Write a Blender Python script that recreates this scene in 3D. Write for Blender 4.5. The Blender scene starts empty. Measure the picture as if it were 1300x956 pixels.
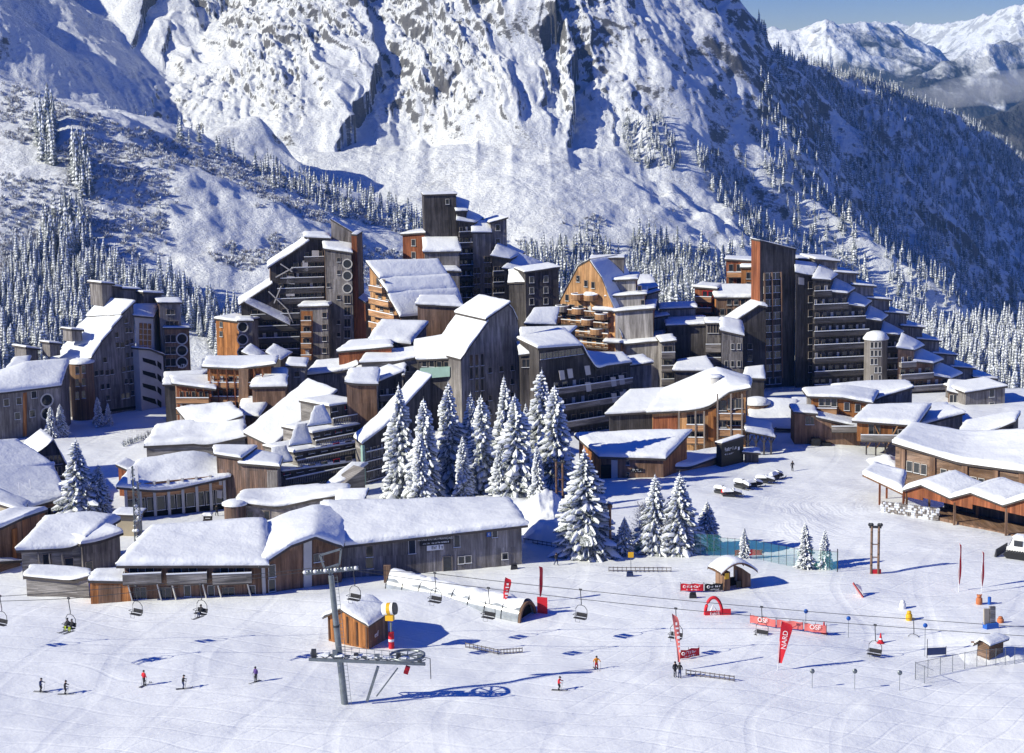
import bpy, bmesh, math, random
import numpy as np
from mathutils import Vector, Matrix
random.seed(7); RNG = np.random.default_rng(7)
R = math.radians; PI = math.pi
D = bpy.data; SC = bpy.context.scene; COL = SC.collection
# ---------------------------------------------------------------- camera
CAMZ, FPX, CX, CY, HY = 68.0, 2400.0, 650.0, 478.0, 73.0
PITCH = math.atan((CY-HY)/FPX); ROLL = R(1.0)
F_ = Vector((0, math.cos(PITCH), -math.sin(PITCH))); U0 = Vector((0, math.sin(PITCH), math.cos(PITCH))); R0 = Vector((1,0,0))
R_ = R0*math.cos(ROLL)-U0*math.sin(ROLL); U_ = U0*math.cos(ROLL)+R0*math.sin(ROLL)
CAM = Vector((0,0,CAMZ))
def ray(px, py): return F_ + R_*((px-CX)/FPX) + U_*((CY-py)/FPX)
def at(px, py, Y):
    r = ray(px,py); return CAM + r*(Y/r.y)
def ground(px, py, z=0.0):
    r = ray(px,py); return CAM + r*((z-CAMZ)/r.z)
def proj(p):
    v = Vector(p)-CAM; d = v.dot(F_); return (CX+FPX*v.dot(R_)/d, CY-FPX*v.dot(U_)/d)
cam = D.cameras.new('camera'); cam.sensor_width = 36; cam.lens = 36*FPX/1300; cam.clip_start = 1; cam.clip_end = 60000
co = D.objects.new('camera', cam); COL.objects.link(co)
co.matrix_world = Matrix(((R_.x,U_.x,-F_.x,0),(R_.y,U_.y,-F_.y,0),(R_.z,U_.z,-F_.z,CAMZ),(0,0,0,1)))
SC.camera = co
# ---------------------------------------------------------------- light
SUN_EL, SUN_DIR = R(29.5), Vector((-0.94,-0.34,0)).normalized()
w = D.worlds.new('World'); SC.world = w; w.use_nodes = True
nt = w.node_tree; sky = nt.nodes.new('ShaderNodeTexSky'); sky.sky_type = 'NISHITA'; sky.sun_disc = False
sky.sun_elevation = SUN_EL; sky.sun_rotation = math.atan2(SUN_DIR.x, SUN_DIR.y); sky.altitude = 1800; sky.air_density = 1.0; sky.dust_density = 0.0; sky.ozone_density = 1.6
bg = nt.nodes['Background']; bg.inputs['Strength'].default_value = 0.05; 
tint = nt.nodes.new('ShaderNodeMix'); tint.data_type = 'RGBA'; tint.blend_type = 'MULTIPLY'; tint.inputs[0].default_value = 1; 
tcn = nt.nodes.new('ShaderNodeTexCoord'); tsp = nt.nodes.new('ShaderNodeSeparateXYZ'); nt.links.new(tcn.outputs['Generated'], tsp.inputs[0])
trp = nt.nodes.new('ShaderNodeValToRGB'); nt.links.new(tsp.outputs[2], trp.inputs[0]); trp.color_ramp.elements[0].position = .0; trp.color_ramp.elements[0].color = (1.15,1.2,1.3,1); trp.color_ramp.elements[1].position = .07; trp.color_ramp.elements[1].color = (.0,.36,1.75,1); nt.links.new(trp.outputs[0], tint.inputs[7])
nt.links.new(sky.outputs[0], tint.inputs[6]); nt.links.new(tint.outputs[2], bg.inputs[0])
L = D.lights.new('sun','SUN'); L.energy = 4.7; L.angle = R(0.5); L.color = (1,0.955,0.765)
lo = D.objects.new('sun', L); COL.objects.link(lo)
sd = Vector((SUN_DIR.x*math.cos(SUN_EL), SUN_DIR.y*math.cos(SUN_EL), math.sin(SUN_EL)))
lo.rotation_euler = sd.to_track_quat('Z','Y').to_euler(); lo.location = (0,0,500)
SC.view_settings.view_transform = 'Standard'; SC.view_settings.look = 'None'; SC.view_settings.exposure = 0.47; SC.view_settings.gamma = 1
SC.render.engine = 'CYCLES'; SC.cycles.max_bounces = 5; SC.cycles.diffuse_bounces = 3; SC.cycles.volume_bounces = 0
SC.cycles.transparent_max_bounces = 8; SC.cycles.use_denoising = True
# ---------------------------------------------------------------- materials
def nodes(m): return m.node_tree.nodes, m.node_tree.links
def newmat(name, col=(.5,.5,.5), rough=.7, spec=.3, metal=0):
    m = D.materials.new(name); m.use_nodes = True; b = m.node_tree.nodes['Principled BSDF']
    b.inputs['Base Color'].default_value = (*col,1); b.inputs['Roughness'].default_value = rough
    b.inputs['Specular IOR Level'].default_value = spec; b.inputs['Metallic'].default_value = metal
    return m
def N(nt, t, **kw):
    n = nt.nodes.new(t)
    for k, v in kw.items():
        if k.startswith('i_'): n.inputs[k[2:].replace('_',' ')].default_value = v
        else: setattr(n, k, v)
    return n
def ramp(nt, fac, stops, interp='LINEAR'):
    r = nt.nodes.new('ShaderNodeValToRGB'); r.color_ramp.interpolation = interp
    e = r.color_ramp.elements
    while len(e) < len(stops): e.new(.5)
    for q, (p, c) in zip(e, stops): q.position = p; q.color = (*c,1) if len(c)==3 else c
    nt.links.new(fac, r.inputs[0]); return r.outputs[0]
def mixc(nt, fac, a, b, mode='MIX'):
    m = nt.nodes.new('ShaderNodeMix'); m.data_type = 'RGBA'; m.blend_type = mode
    for s, v in ((m.inputs[0], fac), (m.inputs[6], a), (m.inputs[7], b)):
        if hasattr(v,'links'): nt.links.new(v, s)
        elif isinstance(v,(int,float)): s.default_value = v
        else: s.default_value = (*v,1)
    return m.outputs[2]
def math_(nt, op, a, b=0.0, c=0.0, clamp=False):
    m = nt.nodes.new('ShaderNodeMath'); m.operation = op; m.use_clamp = clamp
    for s, v in zip(m.inputs, (a,b,c)):
        if hasattr(v,'links'): nt.links.new(v, s)
        else: s.default_value = v
    return m.outputs[0]
def bump(nt, h, dist, strength=1.0):
    b = nt.nodes.new('ShaderNodeBump'); b.inputs['Distance'].default_value = dist; b.inputs['Strength'].default_value = strength
    nt.links.new(h, b.inputs['Height']); nt.links.new(b.outputs[0], nt.nodes['Principled BSDF'].inputs['Normal']); return b
def mapped(nt, src, scale):
    mp = nt.nodes.new('ShaderNodeMapping'); mp.inputs['Scale'].default_value = scale; nt.links.new(src, mp.inputs[0]); return mp.outputs[0]
def noise(nt, vec, scale, detail=3, rough=.55):
    n = N(nt,'ShaderNodeTexNoise', i_Scale=scale, i_Detail=detail, i_Roughness=rough)
    nt.links.new(vec, n.inputs['Vector']); return n.outputs['Fac']
def geo(nt):
    for n in nt.nodes:
        if n.type == 'NEW_GEOMETRY': return n
    return nt.nodes.new('ShaderNodeNewGeometry')
SNOWC = (.84,.865,.89)
MAT = {}
def mk_snow(name, bump_d=.12, scale=.6):
    m = newmat(name, SNOWC, .55, .25); t = m.node_tree; p = geo(t).outputs['Position']
    n1 = noise(t, p, scale, 5); n2 = noise(t, p, scale*7, 3)
    bump(t, math_(t,'ADD', n1, math_(t,'MULTIPLY', n2, .2)), bump_d)
    return m
MAT['snow'] = mk_snow('roof_snow', .25, .35)
def mk_wood(name, c1, c2, plank=.22, dark=.6, vert=True, weather=.0, wc=(.3,.29,.29)):
    """planks from the UV in metres: colour per plank, streaks along the grain, dark joints"""
    m = newmat(name, c1, .75, .2); t = m.node_tree
    uv = N(t,'ShaderNodeUVMap'); sep = N(t,'ShaderNodeSeparateXYZ'); t.links.new(uv.outputs[0], sep.inputs[0])
    a, b = (sep.outputs[0], sep.outputs[1]) if vert else (sep.outputs[1], sep.outputs[0])
    k = math_(t,'DIVIDE', a, plank); cell = math_(t,'FLOOR', k); fr = math_(t,'SUBTRACT', k, cell)
    seg = math_(t,'FLOOR', math_(t,'DIVIDE', b, 2.8))
    cv = N(t,'ShaderNodeCombineXYZ'); t.links.new(cell, cv.inputs[0]); t.links.new(seg, cv.inputs[1])
    wn = N(t,'ShaderNodeTexWhiteNoise', noise_dimensions='2D'); t.links.new(cv.outputs[0], wn.inputs['Vector'])
    cs = N(t,'ShaderNodeCombineXYZ'); t.links.new(math_(t,'MULTIPLY',a,3.0), cs.inputs[0]); t.links.new(math_(t,'MULTIPLY',b,.22), cs.inputs[1])
    st = noise(t, cs.outputs[0], 1.0, 5, .65)
    big = noise(t, geo(t).outputs['Position'], .12, 4, .6)
    f = math_(t,'ADD', math_(t,'MULTIPLY', wn.outputs[0], .45), math_(t,'MULTIPLY', st, .75))
    col = mixc(t, math_(t,'MULTIPLY_ADD', f, 1.3, -.25, clamp=True), c1, c2)
    if weather: 
        wf = ramp(t, math_(t,'ADD', math_(t,'MULTIPLY', big, .7), math_(t,'MULTIPLY', st, .3)), [(.5-.25*weather,(0,0,0)),(.62,(1,1,1))])
        col = mixc(t, math_(t,'MULTIPLY', wf, min(1,weather)), col, wc)
    big2 = ramp(t, big, [(.3,(.7,.7,.7)),(.7,(1.15,1.15,1.15))]); col = mixc(t, 1.0, col, big2, 'MULTIPLY')
    cs2 = N(t,'ShaderNodeCombineXYZ'); t.links.new(math_(t,'MULTIPLY',a,1.15), cs2.inputs[0]); t.links.new(math_(t,'MULTIPLY',b,.10), cs2.inputs[1])
    st2 = noise(t, cs2.outputs[0], 1.0, 6, .7); col = mixc(t, 1.0, col, ramp(t, st2, [(.34,(.50,.48,.48)),(.5,(.95,.95,.95)),(.66,(1.65,1.65,1.68))]), 'MULTIPLY')
    joint = math_(t,'LESS_THAN', fr, .1); col = mixc(t, math_(t,'MULTIPLY', joint, dark), col, (.02,.017,.015))
    t.links.new(col, t.nodes['Principled BSDF'].inputs['Base Color'])
    bump(t, math_(t,'SUBTRACT', 1.0, joint), .02)
    return m
MAT['grey'] = mk_wood('weathered_larch_grey', (.085,.074,.072), (.27,.245,.235), weather=.4, wc=(.37,.355,.35))
MAT['pale'] = mk_wood('pale_larch', (.27,.25,.235), (.44,.41,.39), weather=.3, wc=(.5,.48,.46))
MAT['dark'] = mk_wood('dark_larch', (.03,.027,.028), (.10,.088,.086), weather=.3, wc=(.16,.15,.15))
MAT['brown'] = mk_wood('brown_larch', (.14,.075,.045), (.32,.18,.105), weather=.4, wc=(.22,.19,.17))
MAT['orange'] = mk_wood('orange_larch', (.25,.095,.03), (.50,.21,.07), weather=.25, wc=(.20,.11,.065))
MAT['red'] = mk_wood('red_larch', (.22,.062,.028), (.36,.13,.055), weather=.3, wc=(.16,.07,.045))
MAT['honey'] = mk_wood('honey_larch', (.40,.20,.085), (.62,.36,.17), weather=.2, wc=(.3,.2,.13))
MAT['hplank'] = mk_wood('brown_horizontal_boards', (.13,.075,.045), (.30,.175,.10), vert=False, weather=.45, wc=(.27,.24,.22))
MAT['shingle'] = mk_wood('dark_shingles', (.06,.045,.042), (.30,.17,.11), plank=.35, weather=.5, wc=(.13,.12,.12))
MAT['hgrey'] = mk_wood('grey_horizontal_boards', (.12,.112,.108), (.33,.31,.295), vert=False, weather=.35, wc=(.40,.37,.35))
MAT['rail'] = mk_wood('balcony_boards', (.17,.15,.14), (.34,.31,.29), vert=False, plank=.28, dark=.75)
MAT['railbrown'] = mk_wood('brown_balcony_boards', (.30,.15,.07), (.52,.30,.16), vert=False, plank=.28, dark=.75)
MAT['raildark'] = mk_wood('dark_balcony_boards', (.05,.047,.05), (.12,.11,.115), vert=False, plank=.28, dark=.75)
def mk_plain(name, c, var=.25, sc=.5, rough=.8, spec=.2, metal=0):
    m = newmat(name, c, rough, spec, metal); t = m.node_tree
    n = noise(t, geo(t).outputs['Position'], sc, 6, .65)
    f = ramp(t, n, [(.3,(1-var,)*3),(.7,(1+var,)*3)])
    t.links.new(mixc(t,1.0,c,f,'MULTIPLY'), t.nodes['Principled BSDF'].inputs['Base Color']); return m
MAT['concrete'] = mk_plain('pale_concrete', (.47,.46,.45), .12)
MAT['fascia'] = mk_plain('roof_fascia', (.075,.065,.06), .3)
MAT['glass'] = newmat('window_glass', (.022,.026,.034), .08, .6)
MAT['frame'] = mk_plain('window_frame', (.30,.25,.21), .2)
MAT['framelight'] = mk_plain('light_frame', (.55,.53,.50), .15)
MAT['shade'] = newmat('painted_recess_shade', (.015,.014,.016), .9, .1)  # flat near-black, painted in for the shade inside openings
MAT['panel'] = mk_plain('pale_door_panel', (.50,.48,.47), .15)
MAT['steel'] = mk_plain('galvanised_steel', (.20,.225,.24), .2, 2, .4, .5, .6)
MAT['darksteel'] = mk_plain('dark_steel', (.05,.052,.058), .2, 2, .5, .4, .3)
MAT['redp'] = mk_plain('red_fabric', (.58,.022,.035), .1, 2, .6)
MAT['white'] = mk_plain('white_paint', (.80,.80,.80), .04, 2, .5)
MAT['black'] = newmat('black_plastic', (.015,.015,.017), .5)
MAT['yellow'] = newmat('yellow_paint', (.75,.42,.02), .45)
MAT['blue'] = newmat('blue_paint', (.02,.11,.45), .45)
MAT['tan'] = mk_plain('tan_render', (.42,.36,.27), .12)
MAT['mint'] = mk_plain('mint_panel', (.32,.48,.42), .1)
MAT['stone'] = mk_plain('rough_stone_wall', (.30,.27,.25), .6, 1.6)
# ---------------------------------------------------------------- object helpers
def link(name, mesh, parent=None):
    o = D.objects.new(name, mesh); COL.objects.link(o)
    if parent is not None: o.parent = parent
    return o
def tag(o, label=None, cat=None, group=None, kind=None):
    if label: o['label'] = label
    if cat: o['category'] = cat
    if group: o['group'] = group
    if kind: o['kind'] = kind
    return o
def empty(name, loc, label, cat, group=None, rz=0.0):
    o = link(name, None); o.location = loc; o.rotation_euler.z = rz; o.empty_display_size = .5
    return tag(o, label, cat, group)
def copy_tree(o, parent=None):
    c = o.copy(); COL.objects.link(c)
    if parent is not None: c.parent = parent
    for ch in list(o.children): copy_tree(ch, c)
    return c
class MB:
    """collects faces with per-face material and UV in metres; build() links ONE mesh object"""
    def __init__(s): s.v=[]; s.f=[]; s.m=[]; s.uv=[]; s.mats=[]; s.sm=[]
    def mi(s, m):
        if m not in s.mats: s.mats.append(m)
        return s.mats.index(m)
    def face(s, pts, m='grey', uv=None, smooth=False):
        i = len(s.v); s.v += [tuple(p) for p in pts]; s.f.append(tuple(range(i,i+len(pts)))); s.m.append(s.mi(m)); s.sm.append(smooth)
        if uv is None:
            p0 = Vector(pts[0]); n = Vector((0,0,0))
            for k in range(len(pts)):
                a, b = Vector(pts[k]), Vector(pts[(k+1)%len(pts)]); n += a.cross(b)
            n.normalize() if n.length > 1e-9 else None
            if abs(n.z) < .9: h = Vector((-n.y, n.x, 0)).normalized(); vv = n.cross(h)
            else: h = Vector((1,0,0)); vv = Vector((0,1,0))
            uv = [(Vector(p).dot(h), Vector(p).dot(vv)) for p in pts]
        s.uv += uv
    def grid(s, P, m='snow', smooth=True, close=False):
        """P[i][j] points, shared vertices"""
        ni, nj = len(P), len(P[0]); b = len(s.v)
        for r in P: s.v += [tuple(p) for p in r]
        k = s.mi(m)
        for i in range(ni if close else ni-1):
            for j in range(nj-1):
                i2 = (i+1)%ni
                s.f.append((b+i*nj+j, b+i2*nj+j, b+i2*nj+j+1, b+i*nj+j+1)); s.m.append(k); s.sm.append(smooth)
                s.uv += [(i,j),(i+1,j),(i+1,j+1),(i,j+1)]
    def hexa(s, b, t, m='grey', top=None, bottom=True):
        """b, t: 4 bottom and 4 top points, counter-clockwise seen from above"""
        n = len(b)
        for i in range(n):
            j = (i+1)%n; s.face([b[i],b[j],t[j],t[i]], m)
        s.face(t, top or m)
        if bottom: s.face(list(reversed(b)), m)
    def box(s, c, size, m='grey', rz=0.0, top=None):
        c = Vector(c); hx, hy, hz = size[0]/2, size[1]/2, size[2]/2
        q = Matrix.Rotation(rz,3,'Z')
        b = [c+q@Vector((x,y,-hz)) for x,y in ((-hx,-hy),(hx,-hy),(hx,hy),(-hx,hy))]
        t = [p+Vector((0,0,2*hz)) for p in b]; s.hexa(b,t,m,top)
    def tube(s, pts, r, m='steel', n=8, caps=True, smooth=True):
        pts = [Vector(p) for p in pts]; rr = r if isinstance(r,(list,tuple)) else [r]*len(pts)
        rings = []; up = Vector((0,0,1))
        for i, p in enumerate(pts):
            d = (pts[min(i+1,len(pts)-1)]-pts[max(i-1,0)]).normalized()
            a = d.cross(up) if abs(d.dot(up))<.95 else d.cross(Vector((1,0,0)))
            a.normalize(); b = d.cross(a)
            rings.append([p+(a*math.cos(2*PI*k/n)+b*math.sin(2*PI*k/n))*rr[i] for k in range(n)]+[p+a*rr[i]])
        s.grid(rings, m, smooth)
        if caps: s.face(rings[0][:-1], m); s.face(list(reversed(rings[-1][:-1])), m)
    def bar(s, a, b, w, h, m='grey'):
        """rectangular beam from a to b"""
        a, b = Vector(a), Vector(b); d = (b-a).normalized(); up = Vector((0,0,1))
        if abs(d.dot(up)) > .95: up = Vector((0,1,0))
        x = d.cross(up).normalized()*w/2; y = x.cross(d).normalized()*h/2
        A = [a-x-y,a+x-y,a+x+y,a-x+y]; B = [b-x-y,b+x-y,b+x+y,b-x+y]
        for i in range(4):
            j=(i+1)%4; s.face([A[j],A[i],B[i],B[j]], m)
        s.face(A,m); s.face(list(reversed(B)),m)
    def lathe(s, c, prof, m, n=16, axis='Z', smooth=True):
        c = Vector(c); rings=[]
        for k in range(n+1):
            a = 2*PI*k/n; row=[]
            for r_, h in prof:
                p = Vector((r_*math.cos(a), r_*math.sin(a), h))
                if axis=='X': p = Vector((p.z,p.x,p.y))
                if axis=='Y': p = Vector((p.x,p.z,p.y))
                row.append(c+p)
            rings.append(row)
        s.grid(rings, m, smooth)
    def build(s, name, parent=None, label=None, loc=None):
        me = D.meshes.new(name)
        off = Vector((0,0,0))
        if parent is not None and loc is None:
            mw = parent; 
        inv = None
        if parent is not None:
            chain=[]; o=parent
            M = Matrix.Identity(4)
            while o is not None:
                M = Matrix.LocRotScale(o.location, o.rotation_euler, o.scale) @ M; o = o.parent
            inv = M.inverted()
        vs = [tuple(inv@Vector(v)) for v in s.v] if inv is not None else s.v
        if loc is not None and parent is None:
            l = Vector(loc); vs = [tuple(Vector(v)-l) for v in s.v]
        me.from_pydata(vs, [], s.f)
        for m in s.mats: me.materials.append(MAT[m])
        me.polygons.foreach_set('material_index', s.m); me.polygons.foreach_set('use_smooth', s.sm)
        ul = me.uv_layers.new(name='UVMap'); ul.data.foreach_set('uv', np.array(s.uv, dtype=np.float32).ravel())
        me.update()
        o = link(name, me, parent)
        if loc is not None and parent is None: o.location = loc
        if label: o['label'] = label
        return o
def _each(s, name, parent):
    for k in range(0, len(s.f), 6):
        q = MB()
        for j in range(k, k+6):
            f = s.f[j]; q.face([s.v[i] for i in f], s.mats[s.m[j]])
        q.build(name, parent)
MB.build_each = _each
# ---------------------------------------------------------------- numpy noise
def _hash(ix, iy, seed):
    h = (ix.astype(np.int64)*374761393 + iy.astype(np.int64)*668265263 + seed*982451653) & 0xffffffff
    h = ((h ^ (h >> 13))*1274126177) & 0xffffffff
    return ((h ^ (h >> 16)) & 0xffff)/65535.0
def vnoise(x, y, seed=0):
    ix, iy = np.floor(x), np.floor(y); fx, fy = x-ix, y-iy
    fx = fx*fx*fx*(fx*(fx*6-15)+10); fy = fy*fy*fy*(fy*(fy*6-15)+10)
    a, b, c, d = _hash(ix,iy,seed), _hash(ix+1,iy,seed), _hash(ix,iy+1,seed), _hash(ix+1,iy+1,seed)
    return (a*(1-fx)+b*fx)*(1-fy)+(c*(1-fx)+d*fx)*fy
def fbm(x, y, o=5, seed=0, g=.5, ridged=False):
    s, a, t = 0, 1.0, 0
    for k in range(o):
        n = vnoise(x*2.03**k+17.3*k, y*2.03**k+9.1*k, seed+k)
        s = s + a*((1-np.abs(2*n-1))**1.5 if ridged else n); t += a; a *= g
    return s/t
def sstep(a, b, x):
    t = np.clip((x-a)/(b-a),0,1); return t*t*(3-2*t)
# ================================================================ terrain
GOUND = None
def P3(l): return [Vector(q[:3]) if len(q)==4 else at(*q) for q in l]
CREST = [(-900,-260,2900),(-300,-330,2950),(100,-330,2850),(300,-335,2720),(440,-340,2600),(600,-310,2470),(680,-290,2360),(740,-95,2440),(800,-5,2560),(880,28,2700),(985,68,2860),(1100,104,3080),(1200,140,3320),(1300,204,3650),(1420,280,4050),(1700,420,4600)]
LEFTR = [(-860,2900,520,0),(-720,2450,330,0),(-640,2200,250,0),(-625,2050,190,0),(-660,1900,110,0)]
# ribs: (points, left flank slope, right flank slope)
RIBS = [
 ([(140,-330,2560),(205,-70,2330),(226,10,2230),(238,62,2165),(262,100,2110),(300,150,2050)], .75, .95),
 ([(420,-340,2560),(470,-120,2330),(470,-10,2220),(446,52,2150),(424,96,2105),(412,135,2075)], .7, .78),
 ([(560,-300,2520),(560,-80,2300),(556,40,2190),(548,110,2135),(540,165,2095)], .75, .9),
 ([(690,-170,2290),(712,-60,2225),(676,20,2165),(704,62,2135),(690,92,2110)], .75, 1.12),
 ([(800,60,2120),(772,96,2065),(742,138,2030),(700,156,2015),(640,168,2015),(560,166,2030)], .75, .8),
 ([(774,98,2062),(800,122,2045),(826,150,2030),(856,190,2010),(872,240,1990)], .8, 1.15),
 ([(925,100,2255),(908,118,2225),(915,150,2175),(934,185,2130),(950,215,2090)], .85, .95),
 ([(925,195,2105),(906,212,2075),(912,250,2030),(935,290,1980),(958,330,1940)], .8, .9),
 ([(440,110,2100),(432,150,2040),(455,190,2000),(520,196,2010)], .8, .9),
]
HILLS = [ # gentle foreground hills: (pts, left slope, right slope, cap width)
 ([(-500,-60,1750),(-200,30,1600),(0,88,1500),(95,128,1500),(200,165,1510),(330,205,1560),(450,246,1620),(530,283,1690),(640,330,1760)], .42, .55),
 ([(300,150,1830),(420,235,1800),(520,290,1800)], .5, .5),
 ([(40,120,1480),(60,240,1330),(40,330,1220)], .5, .55),
 ([(210,190,1480),(300,250,1400),(345,330,1280)], .5, .5),
]
def tents(X, Y, lst, z0):
    Z = z0.copy()
    for it in lst:
        pts = P3(it[0]); sl, sr = it[1], it[2]
        best = np.full_like(X, -1e9)
        for a, b in zip(pts[:-1], pts[1:]):
            dx, dy = b.x-a.x, b.y-a.y; L2 = dx*dx+dy*dy
            t = np.clip(((X-a.x)*dx+(Y-a.y)*dy)/L2, 0, 1)
            qx, qy = X-(a.x+t*dx), Y-(a.y+t*dy)
            d = np.sqrt(qx*qx+qy*qy)
            side = dx*qy-dy*qx
            # west-facing flank uses sl, east-facing sr
            s = np.where(qx < 0, sl, sr)
            z = a.z+t*(b.z-a.z) - s*(np.sqrt(d*d+36)-6)
            best = np.maximum(best, z)
        k = 14.0
        h = np.clip(.5+.5*(best-Z)/k,0,1); Z = Z*(1-h)+best*h + k*h*(1-h)*.5
    return Z
def far_height(X, Y):
    # warp for natural lines
    wx = X+ (fbm(X/140,Y/140,4,11)-.5)*70 + (fbm(X/40,Y/40,4,12,.6)-.5)*(9+17*sstep(-400,-300,X))
    wy = Y+ (fbm(X/140,Y/140,4,21)-.5)*70
    # base: village shelf falls away to the valley then fan rises to the cliffs
    ed = 430-45*sstep(60,95,X)
    shelf = -1.0-np.clip(Y-ed,0,None)*.26-np.clip(Y-560,0,300)*.06
    floor = -128 - 220*sstep(140,420,X) - 10*sstep(0,-400,X)
    base = np.maximum(shelf, floor)
    bench = -122 + (Y-1150)*.02 - np.abs(X-270)*.05          # sunlit wooded bench on the right
    base = np.where(X>150, np.maximum(base, bench - np.clip(np.abs(Y-1150)-130,0,None)*.7 - np.clip(150-X+60,0,None)*.8), base)
    fan = -118 + (Y-1725)*.48 + 22*np.exp(-((X-20)/75)**2)
    ftop = -34+26*fbm(X/120,Y*0+1.5,3,91)+16*fbm(X/38,Y*0+2.5,3,92,.5,True); fan = ftop-np.logaddexp(0,(ftop-fan)/18)*18 - np.logaddexp(0,(X-150+(fbm(X/60,Y/60,4,95)-.5)*90)/45)*45*.75 - np.clip(-330-X,0,None)*.3
    base = np.maximum(base, fan)
    Z = tents(wx, wy, [(HILLS[0][0],.42,.42),(HILLS[1][0],.5,.5),(HILLS[2][0],.5,.55),(HILLS[3][0],.5,.5)], base)
    Zm = tents(wx, wy, [(CREST,1.08,1.25),(LEFTR,.8,.74)], np.full_like(X,-400.0))
    Zm = tents(wx, wy, RIBS, Zm)
    # rocky relief on the massif: buttresses down the fall line, ledges along the strata
    mass = sstep(-20, 60, Zm-Z)
    cen = sstep(170,-40,X-60)*sstep(-430,-340,X); rgt = sstep(150,260,X)
    rock = sstep(.43,.56,fbm(X/85,Y/120,4,35)+.10*cen)*np.maximum(cen,.16)
    rock = rock*sstep(-75,-20,Zm)
    sk = wx+.55*(Y-2200)*sstep(150,-50,X); big = fbm(sk/52, wy/170, 4, 31, .5, True); mid_ = fbm(sk/21, wy/52, 5, 33, .55, True); fin = fbm(X/9+Zm/30, Y/16, 4, 41, .6, True)
    Zm = Zm + mass*((3+24*cen)*(big-.45) + (1.0+12*rock)*(mid_-.4) + (.4+6*rock)*(fin-.4))
    st = Zm/15+ (fbm(X/60,Y/60,5,51,.6)-.5)*7.0+X/42-Y/120; fr = st-np.floor(st)
    Zm = Zm + mass*rock*9*(sstep(.30,.80,fr)-fr)*(.35+.9*fbm(X/40,Y/40,3,53))
    Z = np.maximum(Z, Zm)
    soft = 1-mass
    Z = Z + soft*((fbm(X/60,Y/60,5,61)-.5)*14 + (fbm(X/14,Y/14,4,71)-.5)*3.2*sstep(900,1100,Y))*sstep(560,800,Y)
    return Z
def near_height(X, Y):
    Z = (fbm(X/24,Y/24,3,81)-.5)*1.7 + (fbm(X/6,Y/6,3,82)-.5)*.28
    for (px,py,h,rx,ry) in MOUNDS:
        g = ground(px,py); Z = Z + h*np.exp(-((X-g.x)/rx)**2-((Y-g.y)/ry)**2)
    Z = Z - .10*np.clip(185-Y,0,None)*1.0
    return Z
MOUNDS = [(470,775,1.0,10,6),(560,770,1.0,9,5),(880,720,.8,14,7),(1010,690,-.8,16,8),(1150,700,.6,14,10),(690,660,1.6,6,5),(600,655,1.5,9,5),(300,545,.8,12,10),(1250,810,1.0,6,4)]
def height(X, Y):
    X = np.asarray(X,dtype=float); Y = np.asarray(Y,dtype=float)
    k = sstep(370,392,Y); return near_height(X,Y)*(1-k)+far_height(X,Y)*k
def hz(x, y): return float(height(np.array([x]),np.array([y]))[0])
def polar(name, ts, ys, mat, mats_extra=()):
    T, Yg = np.meshgrid(ts, ys); X = T*Yg; Z = height(X, Yg)
    nj, ni = X.shape
    me = D.meshes.new(name); v = np.stack([X,Yg,Z],-1).reshape(-1,3)
    idx = np.arange(nj*ni).reshape(nj,ni)
    q = np.stack([idx[:-1,:-1],idx[:-1,1:],idx[1:,1:],idx[1:,:-1]],-1).reshape(-1,4)
    me.vertices.add(len(v)); me.vertices.foreach_set('co', v.astype(np.float32).ravel())
    me.loops.add(q.size); me.loops.foreach_set('vertex_index', q.astype(np.int32).ravel())
    me.polygons.add(len(q)); me.polygons.foreach_set('loop_start', np.arange(0,q.size,4,dtype=np.int32)); me.polygons.foreach_set('loop_total', np.full(len(q),4,dtype=np.int32))
    me.polygons.foreach_set('use_smooth', np.ones(len(q),dtype=bool)); me.update(calc_edges=True); me.validate()
    me.materials.append(mat); o = link(name, me); o['kind'] = 'structure'; return o
def mk_mountain():
    m = newmat('mountain_snow_and_rock', SNOWC, .6, .2); t = m.node_tree; g = geo(t)
    p = g.outputs['Position']; sep = N(t,'ShaderNodeSeparateXYZ'); t.links.new(g.outputs['Normal'], sep.inputs[0]); nz = sep.outputs[2]
    n1 = noise(t, p, .02, 6, .65); n2 = noise(t, mapped(t,p,(1,1,2.0)), .19, 6, .72); n3 = noise(t, p, .5, 3, .6)
    a = math_(t,'MULTIPLY_ADD', n1, .34, math_(t,'MULTIPLY', n2, .42)); a = math_(t,'ADD', a, math_(t,'MULTIPLY',n3,.16))
    s = math_(t,'SUBTRACT', a, nz)                         # steep and rough: rock shows
    f = ramp(t, math_(t,'ADD', s, .5), [(.385,(0,0,0)),(.465,(1,1,1))])
    rock = mixc(t, n2, (.07,.071,.078), (.22,.215,.215))
    # scattered low scrub poking through the snow
    sc = ramp(t, math_(t,'ADD', math_(t,'MULTIPLY',noise(t,p,.35,4,.75),.6), math_(t,'MULTIPLY',n1,.5)), [(.60,(0,0,0)),(.66,(1,1,1))])
    col = mixc(t, f, SNOWC, rock); col = mixc(t, math_(t,'MULTIPLY',sc,.35), col, (.16,.14,.13))
    t.links.new(col, t.nodes['Principled BSDF'].inputs['Base Color'])
    bump(t, math_(t,'ADD', n2, math_(t,'MULTIPLY', n3, .25)), 3.0)
    return m
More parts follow.
